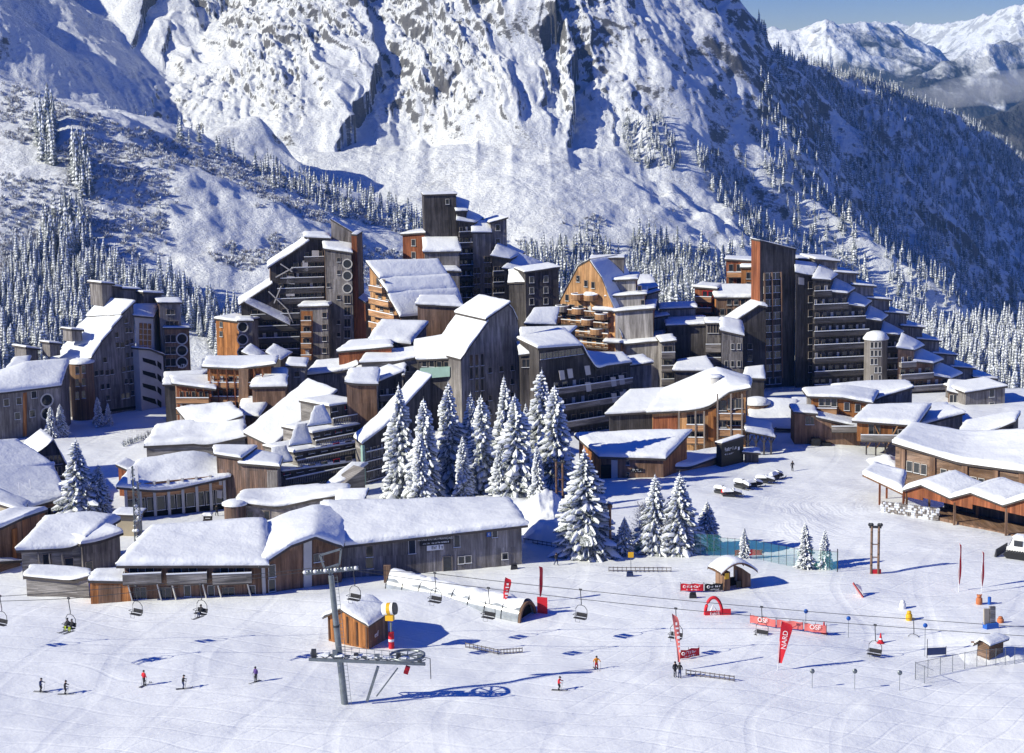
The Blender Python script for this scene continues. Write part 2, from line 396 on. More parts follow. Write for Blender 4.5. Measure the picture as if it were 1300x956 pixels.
def mk_piste():
    m = newmat('piste_snow', SNOWC, .55, .25); t = m.node_tree; p = geo(t).outputs['Position']
    big = noise(t, p, .05, 4); 
    # groomer corduroy and ski tracks
    def tracks(sx, sy, rot, sc, dist):
        mp = N(t,'ShaderNodeMapping'); mp.inputs['Rotation'].default_value = (0,0,rot); mp.inputs['Scale'].default_value = (sx,sy,0); t.links.new(p, mp.inputs[0])
        wv = N(t,'ShaderNodeTexWave', i_Scale=sc, i_Distortion=dist, i_Detail=2.0, i_Detail_Scale=.35); t.links.new(mp.outputs[0], wv.inputs[0]); return wv.outputs['Fac']
    t1 = ramp(t, tracks(1,1,R(75),.045,14.0), [(.0,(0,0,0)),(.06,(1,1,1))])
    t2 = ramp(t, tracks(1,1,R(20),.03,18.0), [(.0,(0,0,0)),(.05,(1,1,1))])
    t3 = ramp(t, tracks(1,1,R(48),.11,9.0), [(.0,(0,0,0)),(.05,(1,1,1))]); t4 = ramp(t, tracks(1,1,R(110),.08,11.0), [(.0,(0,0,0)),(.05,(1,1,1))])
    t34 = math_(t,'MULTIPLY',math_(t,'MULTIPLY_ADD',t3,.5,math_(t,'MULTIPLY',t4,.5)),.35)
    cord = math_(t,'MULTIPLY',tracks(1,1,R(62),1.1,1.5),ramp(t,noise(t,p,.03,3),[(.45,(0,0,0)),(.6,(1,1,1))]))
    n1 = noise(t, p, .16, 5, .55); n2 = noise(t, p, 2.2, 2, .5)
    sp = N(t,'ShaderNodeSeparateXYZ'); t.links.new(p, sp.inputs[0])
    def rings(px, py, r0, r1, step):
        g = ground(px,py); dx = math_(t,'SUBTRACT',sp.outputs[0],g.x); dy = math_(t,'SUBTRACT',sp.outputs[1],g.y)
        d = math_(t,'SQRT',math_(t,'ADD',math_(t,'MULTIPLY',dx,dx),math_(t,'MULTIPLY',dy,dy))); d = math_(t,'ADD',d,math_(t,'MULTIPLY',noise(t,p,.045,3),16.0))
        s_ = math_(t,'SINE',math_(t,'MULTIPLY',d,6.28/step)); s2 = math_(t,'SINE',math_(t,'MULTIPLY',d,6.28/(step*.37))); s_ = math_(t,'MULTIPLY_ADD',s2,.5,s_)
        mk = math_(t,'MULTIPLY',ramp(t,math_(t,'DIVIDE',d,r1*1.2),[(r0/r1/1.2,(0,0,0)),((r0+2)/r1/1.2,(1,1,1)),(.75,(1,1,1)),(.84,(0,0,0))]),ramp(t,noise(t,p,.05,3),[(.38,(0,0,0)),(.55,(1,1,1))]))
        return math_(t,'MULTIPLY',s_,mk)
    rg_ = math_(t,'ADD',rings(1160,650,7,34,1.7),rings(205,545,4,22,1.5))
    h = math_(t,'MULTIPLY_ADD', t1, .3, math_(t,'MULTIPLY', t2, .25)); h = math_(t,'MULTIPLY_ADD', n1, 2.2, h); h = math_(t,'MULTIPLY_ADD', n2, .22, h); h = math_(t,'MULTIPLY_ADD', rg_, .10, h)
    h = math_(t,'ADD',h,t34); h = math_(t,'MULTIPLY_ADD',cord,.12,h)
    bump(t, h, .13)
    col = mixc(t, ramp(t, big, [(.35,(0,0,0)),(.7,(1,1,1))]), SNOWC, (.81,.83,.86))
    t.links.new(col, t.nodes['Principled BSDF'].inputs['Base Color'])
    return m
MAT['mountain'] = mk_mountain(); MAT['piste'] = mk_piste()
Y_SPLIT = 380
ts = np.concatenate([np.linspace(-1.6,-.34,60)[:-1], np.linspace(-.34,.34,900), np.linspace(.34,1.2,50)[1:]])
ys_n = np.concatenate([np.linspace(20,150,40)[:-1], np.linspace(150,Y_SPLIT,420)])
ys_f = np.concatenate([np.linspace(Y_SPLIT,1000,70)[:-1], np.linspace(1000,1700,240)[:-1], np.linspace(1700,2700,560)[:-1], np.linspace(2700,4300,260)])
tn = np.concatenate([np.linspace(-1.6,-.36,60)[:-1], np.linspace(-.36,.36,420), np.linspace(.36,1.2,50)[1:]])
polar('snow_ground', tn, ys_n, MAT['piste'])
polar('mountain_slope', ts, ys_f, MAT['mountain'])
# ================================================================ distant mountains and the air
FAR = [([(900,70,9500),(975,34,9200),(1005,22,9000),(1040,19,9000),(1085,26,9200),(1130,40,9400),(1165,60,9300),(1185,95,9000)], .50,.55),
       ([(1110,24,13500),(1160,28,13500),(1200,24,13000),(1250,14,12500),(1285,2,12000),(1330,-10,12000),(1450,-5,12000)], .7,.8),
       ([(1330,32,7800),(1295,46,7600),(1250,62,7400),(1215,78,7200),(1190,108,7000),(1160,118,7300),(1130,120,7600)], .55,.6),
       ([(1420,60,5200),(1330,96,5000),(1290,112,4900),(1250,134,4800),(1215,160,4700),(1180,200,4600)], .6,.6)]
def dist_height(X, Y):
    wx = X+(fbm(X/900,Y/900,5,111)-.5)*520; wy = Y+(fbm(X/900,Y/900,5,121)-.5)*520
    Z = tents(wx, wy, FAR[:2]+FAR[2:], np.full_like(X,-620.0))
    a = sstep(-600,-200,Z)
    return Z - 45*a + a*((fbm(X/420,Y/420,6,131,.55,True)-.4)*95 + (fbm(X/110,Y/110,4,141)-.5)*16)
def mk_far():
    m = newmat('far_snow_forest_and_shadow', SNOWC, .7, .1); t = m.node_tree; g = geo(t); p = g.outputs['Position']
    sp = N(t,'ShaderNodeSeparateXYZ'); t.links.new(p, sp.inputs[0]); sn = N(t,'ShaderNodeSeparateXYZ'); t.links.new(g.outputs['Normal'], sn.inputs[0])
    n1 = noise(t, p, .0022, 7, .65); n2 = noise(t, p, .011, 5, .65)
    zf = math_(t,'MULTIPLY_ADD', sp.outputs[2], .0011, math_(t,'MULTIPLY_ADD', n1, 1.3, math_(t,'MULTIPLY', n2, .5)))
    yf = math_(t,'MULTIPLY', math_(t,'LESS_THAN', sp.outputs[1], 6000.0), .5)
    f = ramp(t, math_(t,'SUBTRACT', math_(t,'SUBTRACT', zf, .12), yf), [(.72,(1,1,1)),(.88,(0,0,0))])
    col = mixc(t, f, SNOWC, (.06,.065,.08)); st = ramp(t, math_(t,'SUBTRACT', n2, math_(t,'MULTIPLY', sn.outputs[2], .5)), [(.12,(0,0,0)),(.2,(1,1,1))])  # forest colour, spread wider and bluish dark to paint in shadow
    col = mixc(t, math_(t,'MULTIPLY', st, .5), col, (.12,.115,.12))
    t.links.new(col, t.nodes['Principled BSDF'].inputs['Base Color']); bump(t, n2, 30.0); return m
MAT['far'] = mk_far()
_h = height; height = dist_height
polar('distant_mountain', np.concatenate([np.linspace(-.9,.05,40)[:-1], np.linspace(.05,.36,420), np.linspace(.36,.9,30)[1:]]), np.concatenate([np.linspace(4250,8000,230)[:-1], np.linspace(8000,15500,300)]), MAT['far'])
height = _h
mb = MB(); mb.box((0,7500,340),(30000,17000,2200),'snow'); hzo = mb.build('haze'); hzo['kind'] = 'stuff'
hm = D.materials.new('air'); hm.use_nodes = True; hm.node_tree.nodes.remove(hm.node_tree.nodes['Principled BSDF'])
pv = hm.node_tree.nodes.new('ShaderNodeVolumePrincipled'); pv.inputs['Color'].default_value = (.22,.5,1,1); pv.inputs['Density'].default_value = 4e-5; pv.inputs['Anisotropy'].default_value = .0
hm.node_tree.links.new(pv.outputs[0], hm.node_tree.nodes['Material Output'].inputs['Volume']); hzo.data.materials.clear(); hzo.data.materials.append(hm)
# ================================================================ firs
def mk_needles(name, c1, c2):
    m = newmat(name, c1, .8, .1); t = m.node_tree; p = geo(t).outputs['Position']; n = noise(t, p, 2.2, 3)
    frost = ramp(t, noise(t, p, 5.0, 2), [(.42,(0,0,0)),(.58,(1,1,1))])
    col = mixc(t, n, c1, c2); col = mixc(t, math_(t,'MULTIPLY', frost, .75), col, (.6,.63,.66))
    t.links.new(col, t.nodes['Principled BSDF'].inputs['Base Color']); return m
MAT['needle'] = mk_needles('fir_needles', (.030,.042,.034), (.075,.085,.066))
MAT['bark'] = mk_plain('fir_bark', (.085,.06,.045), .4, 3)
MAT['tsnow'] = newmat('tree_snow', (.82,.85,.90), .6, .2)
def fir_meshes(seed, h=13.0, rad=2.6, tiers=24, nb=10, st=5, snowy=.85, narrow=1.0):
    rg = random.Random(seed); G, S = MB(), MB()
    for k in range(tiers):
        f = k/(tiers-1); z = h*(.05+.90*f**.92); L0 = rad*narrow*(1-f)**.8+.22
        n = max(5, int(nb*(1-.45*f)))
        for b in range(n):
            a = 2*PI*(b+rg.random()*.7)/n + k*1.7; l = L0*(.62+.75*float(vnoise(np.array([math.cos(k*1.7+2*PI*b/n)*1.6+seed*7+9]),np.array([math.sin(k*1.7+2*PI*b/n)*1.6+f*9]),seed)[0]))*rg.uniform(.85,1.15); ca, sa = math.cos(a), math.sin(a)
            dr = l*rg.uniform(.28,.55)*(1-.45*f); w0 = l*rg.uniform(.15,.26)+.085; zj = z+rg.uniform(-.2,.2)*h/tiers
            rows, srow = [], []
            for s in range(st):
                q = s/(st-1); r_ = l*(.06+.94*q); zz = zj + .10*l*q - dr*q*q
                w = w0*(.35+1.1*q)*(1-q**4*.85)*rg.uniform(.75,1.25); sag = w*.55
                sn = w*rg.uniform(.50,.90)*(1 if rg.random()<snowy else .4); lift = .05+.11*min(1,l)*rg.uniform(.4,1.5)
                P = lambda o, dz: (ca*r_-sa*o, sa*r_+ca*o, zz+dz)
                rows.append([P(-w,-sag), P(-w*.5,-sag*.3+.02), P(0,.03), P(w*.5,-sag*.3+.02), P(w,-sag)])
                srow.append([P(-sn,-sag*.75+.03), P(-sn*.5,lift*.7), P(0,lift+.05), P(sn*.5,lift*.7), P(sn,-sag*.75+.03)])
            G.grid(rows,'needle',False); S.grid(srow,'tsnow',True)
    top = [(.09,h*.93),(.05,h*.97),(.012,h)]
    S.lathe((0,0,0),[(.10,h*.93),(.07,h*.965),(.0,h*.99)],'tsnow',6)
    G.lathe((0,0,0),[(.06,h*.9)]+[(.02,h),(0,h+.05)],'needle',5)
    T = MB(); T.tube([(0,0,-1),(0,0,.3),(.03,0,h*.5),(0,0,h*.94)],[.22*h/13,.19*h/13,.11*h/13,.03],'bark',8)
    return T, G, S
FIRP = []
for i,(sd,rad,nar,sn) in enumerate(((1,2.5,1,.9),(2,2.2,1,.9),(3,2.9,1,.75),(4,2.0,1,.95))):
    T,G,S = fir_meshes(sd,13,rad,38 if i!=2 else 32,13,5,sn*.85,nar)
    FIRP.append((T.build('trunk'),G.build('crown'),S.build('snow_cover')))
for tr in FIRP:
    for o in tr: COL.objects.unlink(o)
def fir(px, py_base, py_top, kind, label, group='snow covered firs between the buildings', wide=1.0, z=None, name='fir_tree'):
    g = ground(px,py_base); zz = hz(g.x,g.y)
    top = at(px,py_top,g.y); H = top.z-zz
    s = H/13.0; r = empty(name,(g.x,g.y,zz),label,'tree',group,random.uniform(0,6.28)); r.scale = (s*wide,s*wide,s)
    t,c,n = FIRP[kind]
    a = t.copy(); COL.objects.link(a); a.parent = r
    b = c.copy(); COL.objects.link(b); b.parent = r
    d = n.copy(); COL.objects.link(d); d.parent = b
    return r
# ---------------------------------------------------------------- forest
def lowfir(seed, tiers=8, nb=7, snowy=.6):
    """vertices, quads, material flags for a small fir of height 1"""
    rg = random.Random(seed); v=[]; q=[]; m=[]
    for k in range(tiers):
        f = k/tiers; z = .07+.93*f; L0 = (.17*(1-f)**.9+.018)
        for b in range(nb):
            a = 2*PI*(b+rg.random()*.6)/nb+k*2.1; l = L0*rg.uniform(.7,1.15); ca, sa = math.cos(a), math.sin(a); w = l*.42+.008; i = len(v)
            zt = z+.085; zo = z-.035*rg.uniform(.4,1.4)
            def P(r_,o,zz): return (ca*r_-sa*o, sa*r_+ca*o, zz)
            v += [P(.004,0,zt+.02), P(l*.6,-w,z+.006), P(l,0,zo), P(l*.6,w,z+.006)]
            q.append((i,i+1,i+2,i+3)); m.append(0)
            if rg.random() < snowy:
                i = len(v); v += [P(.006,0,zt+.032), P(l*.52,-w*.75,z+.03), P(l*.86,0,zo+.026), P(l*.52,w*.75,z+.03)]
                q.append((i,i+1,i+2,i+3)); m.append(1)
    return np.array(v), np.array(q), np.array(m)
LOW = [lowfir(s, 8, 7, sn) for s, sn in ((11,.55),(12,.75),(13,.4),(14,.65))]
MID = [lowfir(s, 12, 9, sn) for s, sn in ((21,1.0),(22,1.0),(23,.9),(24,1.0))]
def inpoly(x, y, poly):
    c = np.zeros(x.shape,bool); j = len(poly)-1
    for i in range(len(poly)):
        xi,yi = poly[i]; xj,yj = poly[j]
        c ^= ((yi>y)!=(yj>y)) & (x < (xj-xi)*(y-yi)/(yj-yi+1e-9)+xi); j = i
    return c
def projv(X,Y,Z):
    d = np.stack([X,Y,Z-CAMZ],-1); f = d@np.array(F_); return CX+FPX*(d@np.array(R_))/f, CY-FPX*(d@np.array(U_))/f, f
FOREST = [ # polygon in the photo, tree count tried, height range, depth range, noise threshold, templates, place words
 ([(-160,350),(0,335),(50,300),(100,318),(150,345),(215,365),(270,395),(330,410),(335,470),(240,520),(150,540),(-160,520)], 1700,(10,21),(700,1500),.47,1,'the dark fir wood on the slope behind the left tower blocks'),
 ([(45,165),(62,150),(80,175),(78,215),(52,205)], 60,(17,26),(1150,1500),.0,0,'the small clump of firs high on the sunlit left hillside'),
 ([(90,205),(110,200),(122,240),(118,262),(98,250)], 70,(17,26),(1050,1500),.0,0,'the column of firs down the middle of the left hillside'),
 ([(55,285),(110,275),(120,330),(60,340)], 120,(15,23),(1000,1500),.3,0,'the fir clump above the wood on the left hillside'),
 ([(140,150),(250,180),(345,215),(440,245),(535,285),(530,300),(430,268),(330,235),(240,200),(140,175)], 300,(10,17),(1350,1900),.45,0,'the thin line of firs along the crest of the left hill'),
 ([(380,235),(470,255),(540,288),(535,305),(460,285),(390,265)], 260,(12,19),(1400,1950),.25,0,'the line of firs under the snow chute left of the central towers'),
 ([(640,345),(690,312),(740,300),(800,300),(860,310),(930,325),(960,390),(800,400),(640,390)], 1500,(14,22),(1300,2050),.27,0,'the fir wood on the valley floor behind the stepped orange block'),
 ([(1000,45),(1100,92),(1200,138),(1300,200),(1420,270),(1420,470),(1130,430),(1020,380),(960,330),(930,250),(965,170),(960,110)], 13000,(11,22),(1900,4000),.33,0,'the shaded fir forest on the right flank of the mountain'),
 ([(960,28),(1050,65),(1150,112),(1300,195),(1300,225),(1150,135),(1040,85),(960,50)], 1100,(11,18),(2300,4000),.30,0,'the row of firs along the skyline of the right ridge'),
 ([(880,190),(960,230),(985,320),(930,330),(900,260)], 160,(11,17),(1800,2200),.4,0,'the sparse firs on the sunlit spur right of the cliffs'),
 ([(740,165),(840,150),(870,200),(840,245),(760,230)], 160,(8,14),(1950,2200),.35,0,'the small firs clinging to the dark cliff'),
 ([(1105,430),(1190,378),(1300,420),(1430,470),(1460,560),(1150,520)], 1150,(15,21),(900,1350),.10,1,'the sunlit snowy fir wood right of the stepped tower'),
]
allT = []
fr_rng = np.random.default_rng(5)
for fi,(poly,cnt,hr,dr,th,tp,words) in enumerate(FOREST):
    xs = [p[0] for p in poly]; n = cnt*12
    t = (fr_rng.uniform(min(xs),max(xs),n)-650)/2400; Yv = np.sqrt(fr_rng.uniform(dr[0]**2,dr[1]**2,n)); Xv = t*Yv; Zv = height(Xv,Yv)
    px,py,_ = projv(Xv,Yv,Zv); ok = inpoly(px,py,poly) & (fbm(Xv/55,Yv/110,3,301+fi)+.0 > th)
    ii = np.nonzero(ok)[0][:cnt]
    for i in ii:
        hgt = (hr[0]*.75+(hr[1]*1.1-hr[0]*.75)*fr_rng.random()**1.4); allT.append((hgt*2400/Yv[i], Xv[i],Yv[i],Zv[i]-.6,hgt,fi,tp,fr_rng.integers(4),fr_rng.uniform(0,6.28),fr_rng.uniform(.6,1.15)))
# which of them the photo shows: keep only those above the near sight line; the 270 largest stand as individuals
allT.sort(key=lambda q:-q[0])
def low_object(tpl, nm):
    v,q,m = tpl; me = D.meshes.new(nm); me.from_pydata([tuple(a) for a in v],[],[tuple(a) for a in q]); me.materials.append(MAT['needle']); me.materials.append(MAT['tsnow'])
    me.polygons.foreach_set('material_index', m.astype(np.int32)); me.update(); return me
LOWM = [low_object(t,'forest_fir') for t in LOW]; MIDM = [low_object(t,'forest_fir') for t in MID]
NIND = 270; vis = []; rest = []
for T in allT:
    px, py = proj((T[1],T[2],T[3]+T[4]*.7))
    hidden = (py > 455 and 60 < px < 1130) or px < 2 or px > 1298 or (py>395 and 330<px<1110)
    if len(vis) < NIND and not hidden: vis.append(T)
    else: rest.append(T)
for T in vis:
    o = link('fir_tree', (MIDM if T[6] else LOWM)[T[7]]); o.location = (T[1],T[2],T[3]); o.scale = (T[4]*T[9],T[4]*T[9],T[4]); o.rotation_euler.z = T[8]
    tag(o,'snow dusted fir in '+FOREST[T[5]][6],'tree','firs of the hillside forest')
vv=[]; qq=[]; mm=[]; off=0
for T in rest:
    v,q,m = (MID if T[6] else LOW)[T[7]]; c,s = math.cos(T[8]),math.sin(T[8]); k = T[4]*T[9]
    vv.append(np.stack([(v[:,0]*c-v[:,1]*s)*k+T[1],(v[:,0]*s+v[:,1]*c)*k+T[2],v[:,2]*T[4]+T[3]],-1)); qq.append(q+off); mm.append(m); off += len(v)
def bulk(name, V, Q, M, mats):
    me = D.meshes.new(name); V = np.concatenate(V); Q = np.concatenate(Q); M = np.concatenate(M)
    me.vertices.add(len(V)); me.vertices.foreach_set('co', V.astype(np.float32).ravel()); me.loops.add(Q.size); me.loops.foreach_set('vertex_index', Q.astype(np.int32).ravel())
    me.polygons.add(len(Q)); me.polygons.foreach_set('loop_start', np.arange(0,Q.size,4,dtype=np.int32)); me.polygons.foreach_set('loop_total', np.full(len(Q),4,dtype=np.int32))
    me.polygons.foreach_set('material_index', M.astype(np.int32))
    for k in mats: me.materials.append(MAT[k])
    me.update(calc_edges=True); o = link(name, me); o['kind'] = 'stuff'; return o
bulk('conifer_forest', vv, qq, mm, ('needle','tsnow'))
# frosted leafless bushes on the hills: nobody could count them
MAT['twig'] = mk_plain('frosted_twigs', (.34,.33,.34), .5, .8)
def bush(seed):
    rg = random.Random(seed); v=[]; q=[]
    for k in range(26):
        a = rg.uniform(0,6.28); e = rg.uniform(.15,1.4); l = rg.uniform(.5,1); w = rg.uniform(.05,.11); ca,sa,ce,se = math.cos(a),math.sin(a),math.cos(e),math.sin(e)
        b = (ca*ce*.15*l,sa*ce*.15*l,0); t = (ca*ce*l,sa*ce*l,se*l); i=len(v)
        v += [b,(t[0]*.6-sa*w,t[1]*.6+ca*w,t[2]*.6+.05),t,(t[0]*.6+sa*w,t[1]*.6-ca*w,t[2]*.6-.05)]; q.append((i,i+1,i+2,i+3))
    return np.array(v),np.array(q)
BU = [bush(s) for s in range(4)]
BUSHP = [([(0,100),(100,140),(330,210),(530,290),(540,340),(300,420),(0,420)],5200,(900,1700),.46),([(470,300),(560,290),(900,260),(960,330),(640,380),(470,330)],900,(1500,2050),.5),
  ([(880,110),(960,130),(970,330),(900,300)],300,(1800,2300),.5),([(960,100),(1300,250),(1300,400),(960,320)],1200,(1900,3600),.5),([(0,300),(120,420),(120,520),(0,520)],900,(700,1300),.3)]
vv=[]; qq=[]; mm=[]; off=0
for bi,(poly,cnt,dr,th) in enumerate(BUSHP):
    xs=[p[0] for p in poly]; n=cnt*6
    t=(fr_rng.uniform(min(xs),max(xs),n)-650)/2400; Yv=np.sqrt(fr_rng.uniform(dr[0]**2,dr[1]**2,n)); Xv=t*Yv; Zv=height(Xv,Yv)
    px,py,_=projv(Xv,Yv,Zv); ok=inpoly(px,py,poly)&(fbm(Xv/70,Yv/90,4,401+bi)>th)
    for i in np.nonzero(ok)[0][:cnt]:
        v,q=BU[fr_rng.integers(4)]; k=fr_rng.uniform(2.0,5.0); a=fr_rng.uniform(0,6.28); c,s=math.cos(a),math.sin(a)
        vv.append(np.stack([(v[:,0]*c-v[:,1]*s)*k+Xv[i],(v[:,0]*s+v[:,1]*c)*k+Yv[i],v[:,2]*k*.9+Zv[i]-.3],-1)); qq.append(q+off); mm.append((fr_rng.random(len(q))<.5).astype(int)); off+=len(v)
bulk('frosted_bushes', vv, qq, mm, ('twig','tsnow'))
# ================================================================ building helpers
class W:
    """a vertical facade plane: anchor on the ground, yaw 0 faces the camera, positive yaw turns it to the right"""
    def __init__(s, px, Y, yaw, py=None):
        p = at(px, 400, Y) if py is None else ground(px, py)
        s.a = Vector((p.x,p.y,0)); s.yaw = R(yaw); s._ax()
    def _ax(s):
        s.u = Vector((math.cos(s.yaw), math.sin(s.yaw),0)); s.n = Vector((math.sin(s.yaw),-math.cos(s.yaw),0))
    def P(s, u, z, w=0.0): return s.a + s.u*u + Vector((0,0,z)) - s.n*w
    def uz(s, px, py, w=0.0):
        r = ray(px,py); o = s.a - s.n*w; t = (o-CAM).dot(s.n)/r.dot(s.n); q = CAM+r*t-o
        return q.dot(s.u), q.z
    def u_at(s, px, z, w=0.0):
        y0, y1 = 300.0, 700.0
        for _ in range(30):
            m = (y0+y1)/2
            if s.uz(px,m,w)[1] > z: y0 = m
            else: y1 = m
        return s.uz(px,y0,w)[0]
def W2(a, b):
    p, q = ground(*a), ground(*b); w = W(a[0],300,0); w.a = Vector((p.x,p.y,0)); w.yaw = math.atan2(q.y-p.y,q.x-p.x); w._ax(); return w
_snow_seed = [0]
def _n2(x, y): return float(vnoise(np.array([x]),np.array([y]),5)[0])
def snow_strip(mb, Fr, Bk, t=.6, oh=.35, cell=.8, m='snow', lump=.12):
    """one pillow of snow over a run of roof quads; Fr and Bk are the front and back edge points, left to right"""
    Fr = [Vector(p) for p in Fr]; Bk = [Vector(p) for p in Bk]; n = len(Fr)
    cum = [0.0]
    for i in range(n-1): cum.append(cum[-1]+max(.01,((Fr[i+1]-Fr[i]).length+(Bk[i+1]-Bk[i]).length)/2))
    lu = cum[-1]; lv = max((Bk[0]-Fr[0]).length,(Bk[-1]-Fr[-1]).length)
    if lu < .4 or lv < .4: return
    def ev_(u):
        x = u*lu; k = 0
        while k < n-2 and x > cum[k+1]: k += 1
        f = (x-cum[k])/(cum[k+1]-cum[k]); return Fr[k].lerp(Fr[k+1],f) if 0<=f<=1 else Fr[k]+(Fr[k+1]-Fr[k])*f, Bk[k].lerp(Bk[k+1],f) if 0<=f<=1 else Bk[k]+(Bk[k+1]-Bk[k])*f
    na = max(6,min(60,int(lu/cell))); nb = max(6,min(30,int(lv/cell)))
    eu, ev = oh/lu, oh/lv; _snow_seed[0] += 1; sd = _snow_seed[0]*3.7
    ea, eb = min(.06,.3/lu*1.5), min(.06,.3/lv*1.5)
    us = np.concatenate([[-eu,-eu*.75-.02/lu,ea*.35],np.linspace(ea,1-ea,na),[1-ea*.35,1+eu*.75+.02/lu,1+eu]]); vs = np.concatenate([[-ev,-ev*.75-.02/lv,eb*.35],np.linspace(eb,1-eb,nb),[1-eb*.35,1+ev*.75+.02/lv,1+ev]])
    P0 = np.zeros((len(us),len(vs),3))
    for i,u in enumerate(us):
        a,c = ev_(u); a = np.array(a); c = np.array(c)
        P0[i] = a[None]*(1-vs[:,None])+c[None]*vs[:,None]
    if n > 2:
        Z = P0[:,:,2].copy()
        for _ in range(3):
            Z2 = Z.copy(); Z2[1:-1] = (Z[:-2]+Z[1:-1]*2+Z[2:])/4; Z = np.maximum(Z2,P0[:,:,2]-.02)
        P0[3:-3,:,2] = Z[3:-3]
    UU,VV = np.meshgrid(us,vs,indexing='ij'); rad = max(.35,t*.75)
    dd = np.minimum(np.minimum(UU+eu,1+eu-UU)*lu,np.minimum(VV+ev,1+ev-VV)*lv); e = np.clip(dd/rad,0,1); H = t*np.sqrt(np.clip(1-(1-e)**2,0,1))
    H[1,:]=np.maximum(H[1,:],t*.5); H[-2,:]=np.maximum(H[-2,:],t*.5); H[:,1]=np.maximum(H[:,1],t*.5); H[:,-2]=np.maximum(H[:,-2],t*.5)
    X,Y_ = P0[:,:,0],P0[:,:,1]
    H *= 1+lump*2.4*(vnoise(X*.22+sd,Y_*.22,5)+.45*vnoise(X*.7+sd,Y_*.7,6)-.72)
    H[0,:]=H[-1,:]=-.04; H[:,0]=-.04; H[:,-1]=-.04
    wob = .42*(vnoise(X*.8+sd,Y_*.8+3,7)-.5)*(e<1)*(H>0)
    P0[:,:,0]+=wob; P0[:,:,1]+=wob; P0[:,:,2]+=H+.03
    mb.grid(P0.tolist(), m, True)
def snow_quad(mb, A, B, C, Dd, t=.6, oh=.35, cell=.8, m='snow', lump=.12): snow_strip(mb,[A,B],[Dd,C],t,oh,cell,m,lump)
def roof(par, A, B, C, Dd, t=.28, snow=.6, oh=.45, m='fascia', name='roof', soh=None, lump=.12): return roof_strip(par,[A,B],[Dd,C],t,snow,oh,m,name,soh,lump)
def roof_strip(par, Fr, Bk, t=.28, snow=.6, oh=.45, m='fascia', name='roof', soh=None, lump=.12):
    Fr = [Vector(p) for p in Fr]; Bk = [Vector(p) for p in Bk]; n = len(Fr)
    F2, B2 = [], []
    for i in range(n):
        v = (Bk[i]-Fr[i]).normalized(); F2.append(Fr[i]-v*oh); B2.append(Bk[i]+v*oh)
    def ext(P): 
        q = [p.copy() for p in P]; q[0] = P[0]-(P[1]-P[0]).normalized()*oh; q[-1] = P[-1]+(P[-1]-P[-2]).normalized()*oh; return q
    F2, B2 = ext(F2), ext(B2); mb = MB(); k = Vector((0,0,.012)); dz = Vector((0,0,t))
    fl, fh = [p+k for p in F2],[p+k+dz for p in F2]; bl, bh = [p+k for p in B2],[p+k+dz for p in B2]
    for i in range(n-1):
        mb.face([fl[i],fl[i+1],fh[i+1],fh[i]],m); mb.face([bl[i+1],bl[i],bh[i],bh[i+1]],m); mb.face([fh[i],fh[i+1],bh[i+1],bh[i]],m); mb.face([bl[i],bl[i+1],fl[i+1],fl[i]],m)
    mb.face([bl[0],fl[0],fh[0],bh[0]],m); mb.face([fl[-1],bl[-1],bh[-1],fh[-1]],m)
    o = mb.build(name, par)
    if snow:
        s = MB(); snow_strip(s, fh, bh, snow, -.02 if soh is None else soh, lump=lump)
        if s.f: s.build('snow_cover', o)
    return o
def blk(par, w, front, depth, back=None, rise=0.0, mat='grey', side=None, z0=-.8, bot=None, snow=.6, oh=.35, w0=0.0, name='wall', rt=.34, roofs=True, lump=.12):
    """a prism behind the facade plane: front = top profile in photo pixels, back = the same points seen at the back edge"""
    f = [w.uz(x,y,w0) for x,y in front]; n = len(f)
    if back is None:
        rr = rise if isinstance(rise,(list,tuple)) else [rise]*n
        bk = [(u,z+r) for (u,z),r in zip(f,rr)]
    else: bk = [w.uz(x,y,w0+depth) for x,y in back]
    if bot: z0 = w.uz(bot[0],bot[1],w0)[1]
    PF = [w.P(u,z,w0) for u,z in f]; PB = [w.P(u,z,w0+depth) for u,z in bk]
    BF = [w.P(u,z0,w0) for u,z in f]; BB = [w.P(u,z0,w0+depth) for u,z in bk]
    mb = MB(); sd = side or mat
    for i in range(n-1):
        if abs(f[i+1][0]-f[i][0]) > .02: mb.face([BF[i],BF[i+1],PF[i+1],PF[i]],mat)
        if abs(bk[i+1][0]-bk[i][0]) > .02: mb.face([BB[i+1],BB[i],PB[i],PB[i+1]],mat)
        mb.face([PF[i],PF[i+1],PB[i+1],PB[i]], sd)
    mb.face([BB[0],BF[0],PF[0],PB[0]],sd); mb.face([BF[-1],BB[-1],PB[-1],PF[-1]],sd)
    o = mb.build(name, par)
    if roofs:
        run = [0]
        for i in range(1,n+1):
            if i < n and abs(f[i][0]-f[i-1][0]) > .5: run.append(i)
            else:
                if len(run) > 1: roof_strip(par,[PF[k] for k in run],[PB[k] for k in run], rt, snow*.66, oh, lump=lump)
                run = [i]
    return o
def bld(w, label, cat='building', group=None, name='apartment_building'):
    return empty(name, (w.a.x,w.a.y,0), label, cat, group)
WINM = {}
